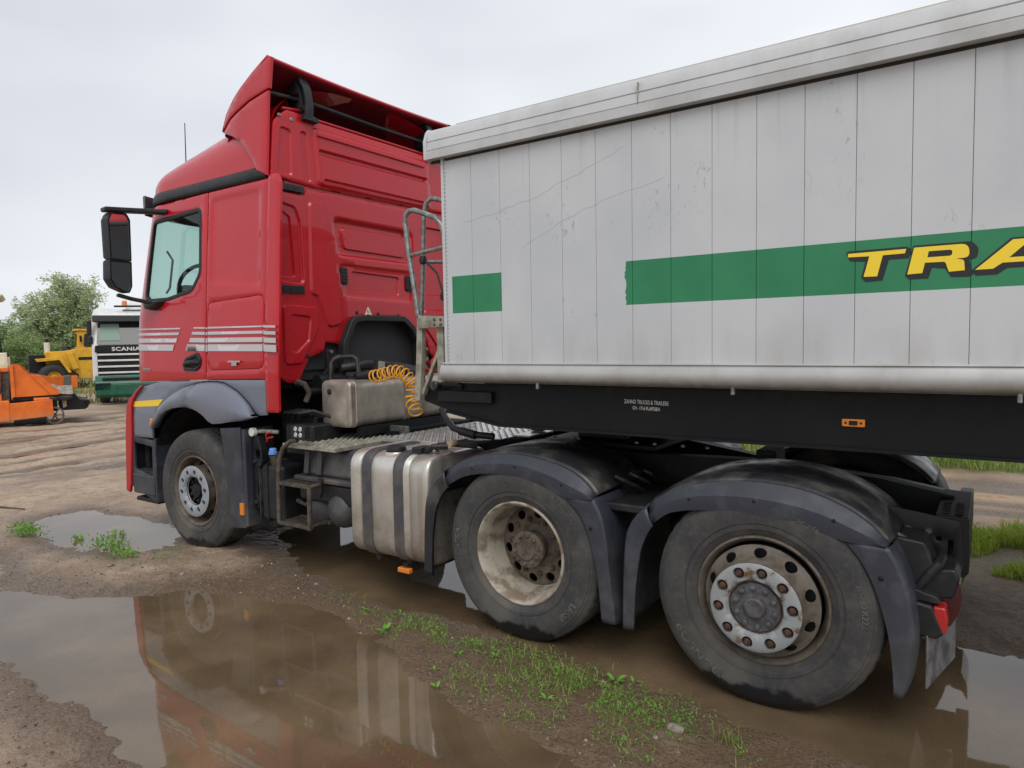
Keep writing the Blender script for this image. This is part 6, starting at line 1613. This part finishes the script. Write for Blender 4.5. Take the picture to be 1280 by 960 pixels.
for i, (x, y, sz, nl, lb_) in enumerate((
    (2.54,-.335,.085,5,'largest broad-leaved seedling at the water edge of the ridge'),
    (2.21,-.165,.055,2,'two-leaved seedling furthest left on the ridge'),
    (2.42,-.08,.05,3,'small seedling on the ridge before the fuel tank'),
    (3.12,-.375,.055,4,'seedling right of the largest one, in the shallow water'),
    (3.10,-.54,.05,3,'upright pair of leaves standing in the brown puddle'),
    (3.22,-.66,.055,4,'seedling nearest the reflection in the brown puddle'),
    (3.29,-.265,.045,4,'seedling on the ridge below the middle wheel'),
    (3.93,-.15,.07,4,'broad seedling between the middle and rear wheels'),
    (4.0,-.09,.05,3,'small seedling close to the rear wheel rut'),
    (3.75,-.5,.05,4,'seedling on the ridge above the bottom of the picture'))):
    seedling(x, y, sz, nl, lb_, 40+i)
# stones and clods
def stone(x, y, s_, label, seed, m=STONEM, flat=.55):
    rg = np.random.default_rng(seed); bm = bmesh.new(); bmesh.ops.create_icosphere(bm, subdivisions=3, radius=1)
    for v in bm.verts:
        p = np.array(v.co); k = 1+.35*fbm(np.array(p[0]*1.3+seed), np.array(p[1]*1.3+p[2]), 1.2, 3, seed)
        v.co = Vector((p[0]*s_*k*1.3, p[1]*s_*k, p[2]*s_*k*flat))
    me = bpy.data.meshes.new('stone'); bm.to_mesh(me); bm.free(); me.materials.append(m); me.shade_smooth()
    o = put('stone', me); o.location = (x, y, gz(x, y)+s_*flat*.4); o.rotation_euler = (0, 0, seed)
    return tag(o, label, 'stone', 'stones on the mud')
stone(4.35,-.43,.030,'grey clod of earth at the front of the ridge before the rear wheel',3)
stone(.55,-.42,.022,'pale pebble on the bare mud behind the front puddle edge',5)
stone(1.55,-.02,.016,'small pale stone on the ridge before the step frame',6)
stone(-.1,-.62,.020,'pebble on the brown mud left of the front wheel',8)
stone(-2.6,-.7,.05,'dark flat stone at the left edge beyond the puddle',9,BLACKM,.3)
def pebbles(n, x0, x1, y0, y1, s0, s1, seed, m=None):
    rg = np.random.default_rng(seed); X_ = rg.uniform(x0, x1, n); Y_ = rg.uniform(y0, y1, n); Z_ = gheight(X_[None], Y_[None])[0]
    k = Z_ > WATER; X_, Y_, Z_ = X_[k], Y_[k], Z_[k]; n = len(X_)
    o = np.array([(1,0,0),(0,1,0),(-1,0,0),(0,-1,0),(0,0,.7),(0,0,-.7)])
    f = np.array([(0,1,4),(1,2,4),(2,3,4),(3,0,4),(1,0,5),(2,1,5),(3,2,5),(0,3,5)])
    S = s0*(s1/s0)**(rg.random(n)**2.5); J = rg.uniform(.6, 1.3, (n, 6, 3)); a = rg.uniform(0, 2*PI, n)
    V = o[None]*J*S[:, None, None]; c, s_ = np.cos(a)[:, None], np.sin(a)[:, None]
    V = np.stack([V[:, :, 0]*c-V[:, :, 1]*s_, V[:, :, 0]*s_+V[:, :, 1]*c, V[:, :, 2]], -1)+np.stack([X_, Y_, Z_], 1)[:, None]
    F = (np.arange(n)[:, None, None]*6+f[None]).reshape(-1, 3)
    return put('pebbles', quickmesh('pebbles', V.reshape(-1, 3), F, m or mat('pebble', srgb(118,104,90), .8, var=(5, srgb(72,62,52), .4, .6))))
o = pebbles(2200, -2.5, 5.6, -2.4, .3, .003, .016, 13, mat('pale_pebble', srgb(150,138,124), .75, var=(5, srgb(112,102,90), .4, .6))); tag(o, 'pale gravel stones scattered on the mud', 'gravel', kind='stuff')
o = pebbles(16000, -2.5, 5.6, -2.4, .3, .0018, .011, 12); tag(o, 'scattered small pebbles and crumbs of earth on the mud', 'pebbles', kind='stuff')
sk = MB().tube([(-3.5,-.55,gz(-3.5,-.55)+.01),(-3.1,-.36,gz(-3.1,-.36)+.012),(-2.75,-.22,gz(-2.75,-.22)+.01)], [.012,.010,.006], 6).build('stick', BARK); tag(sk, 'thin dark stick lying on the mud beyond the left puddle', 'stick')
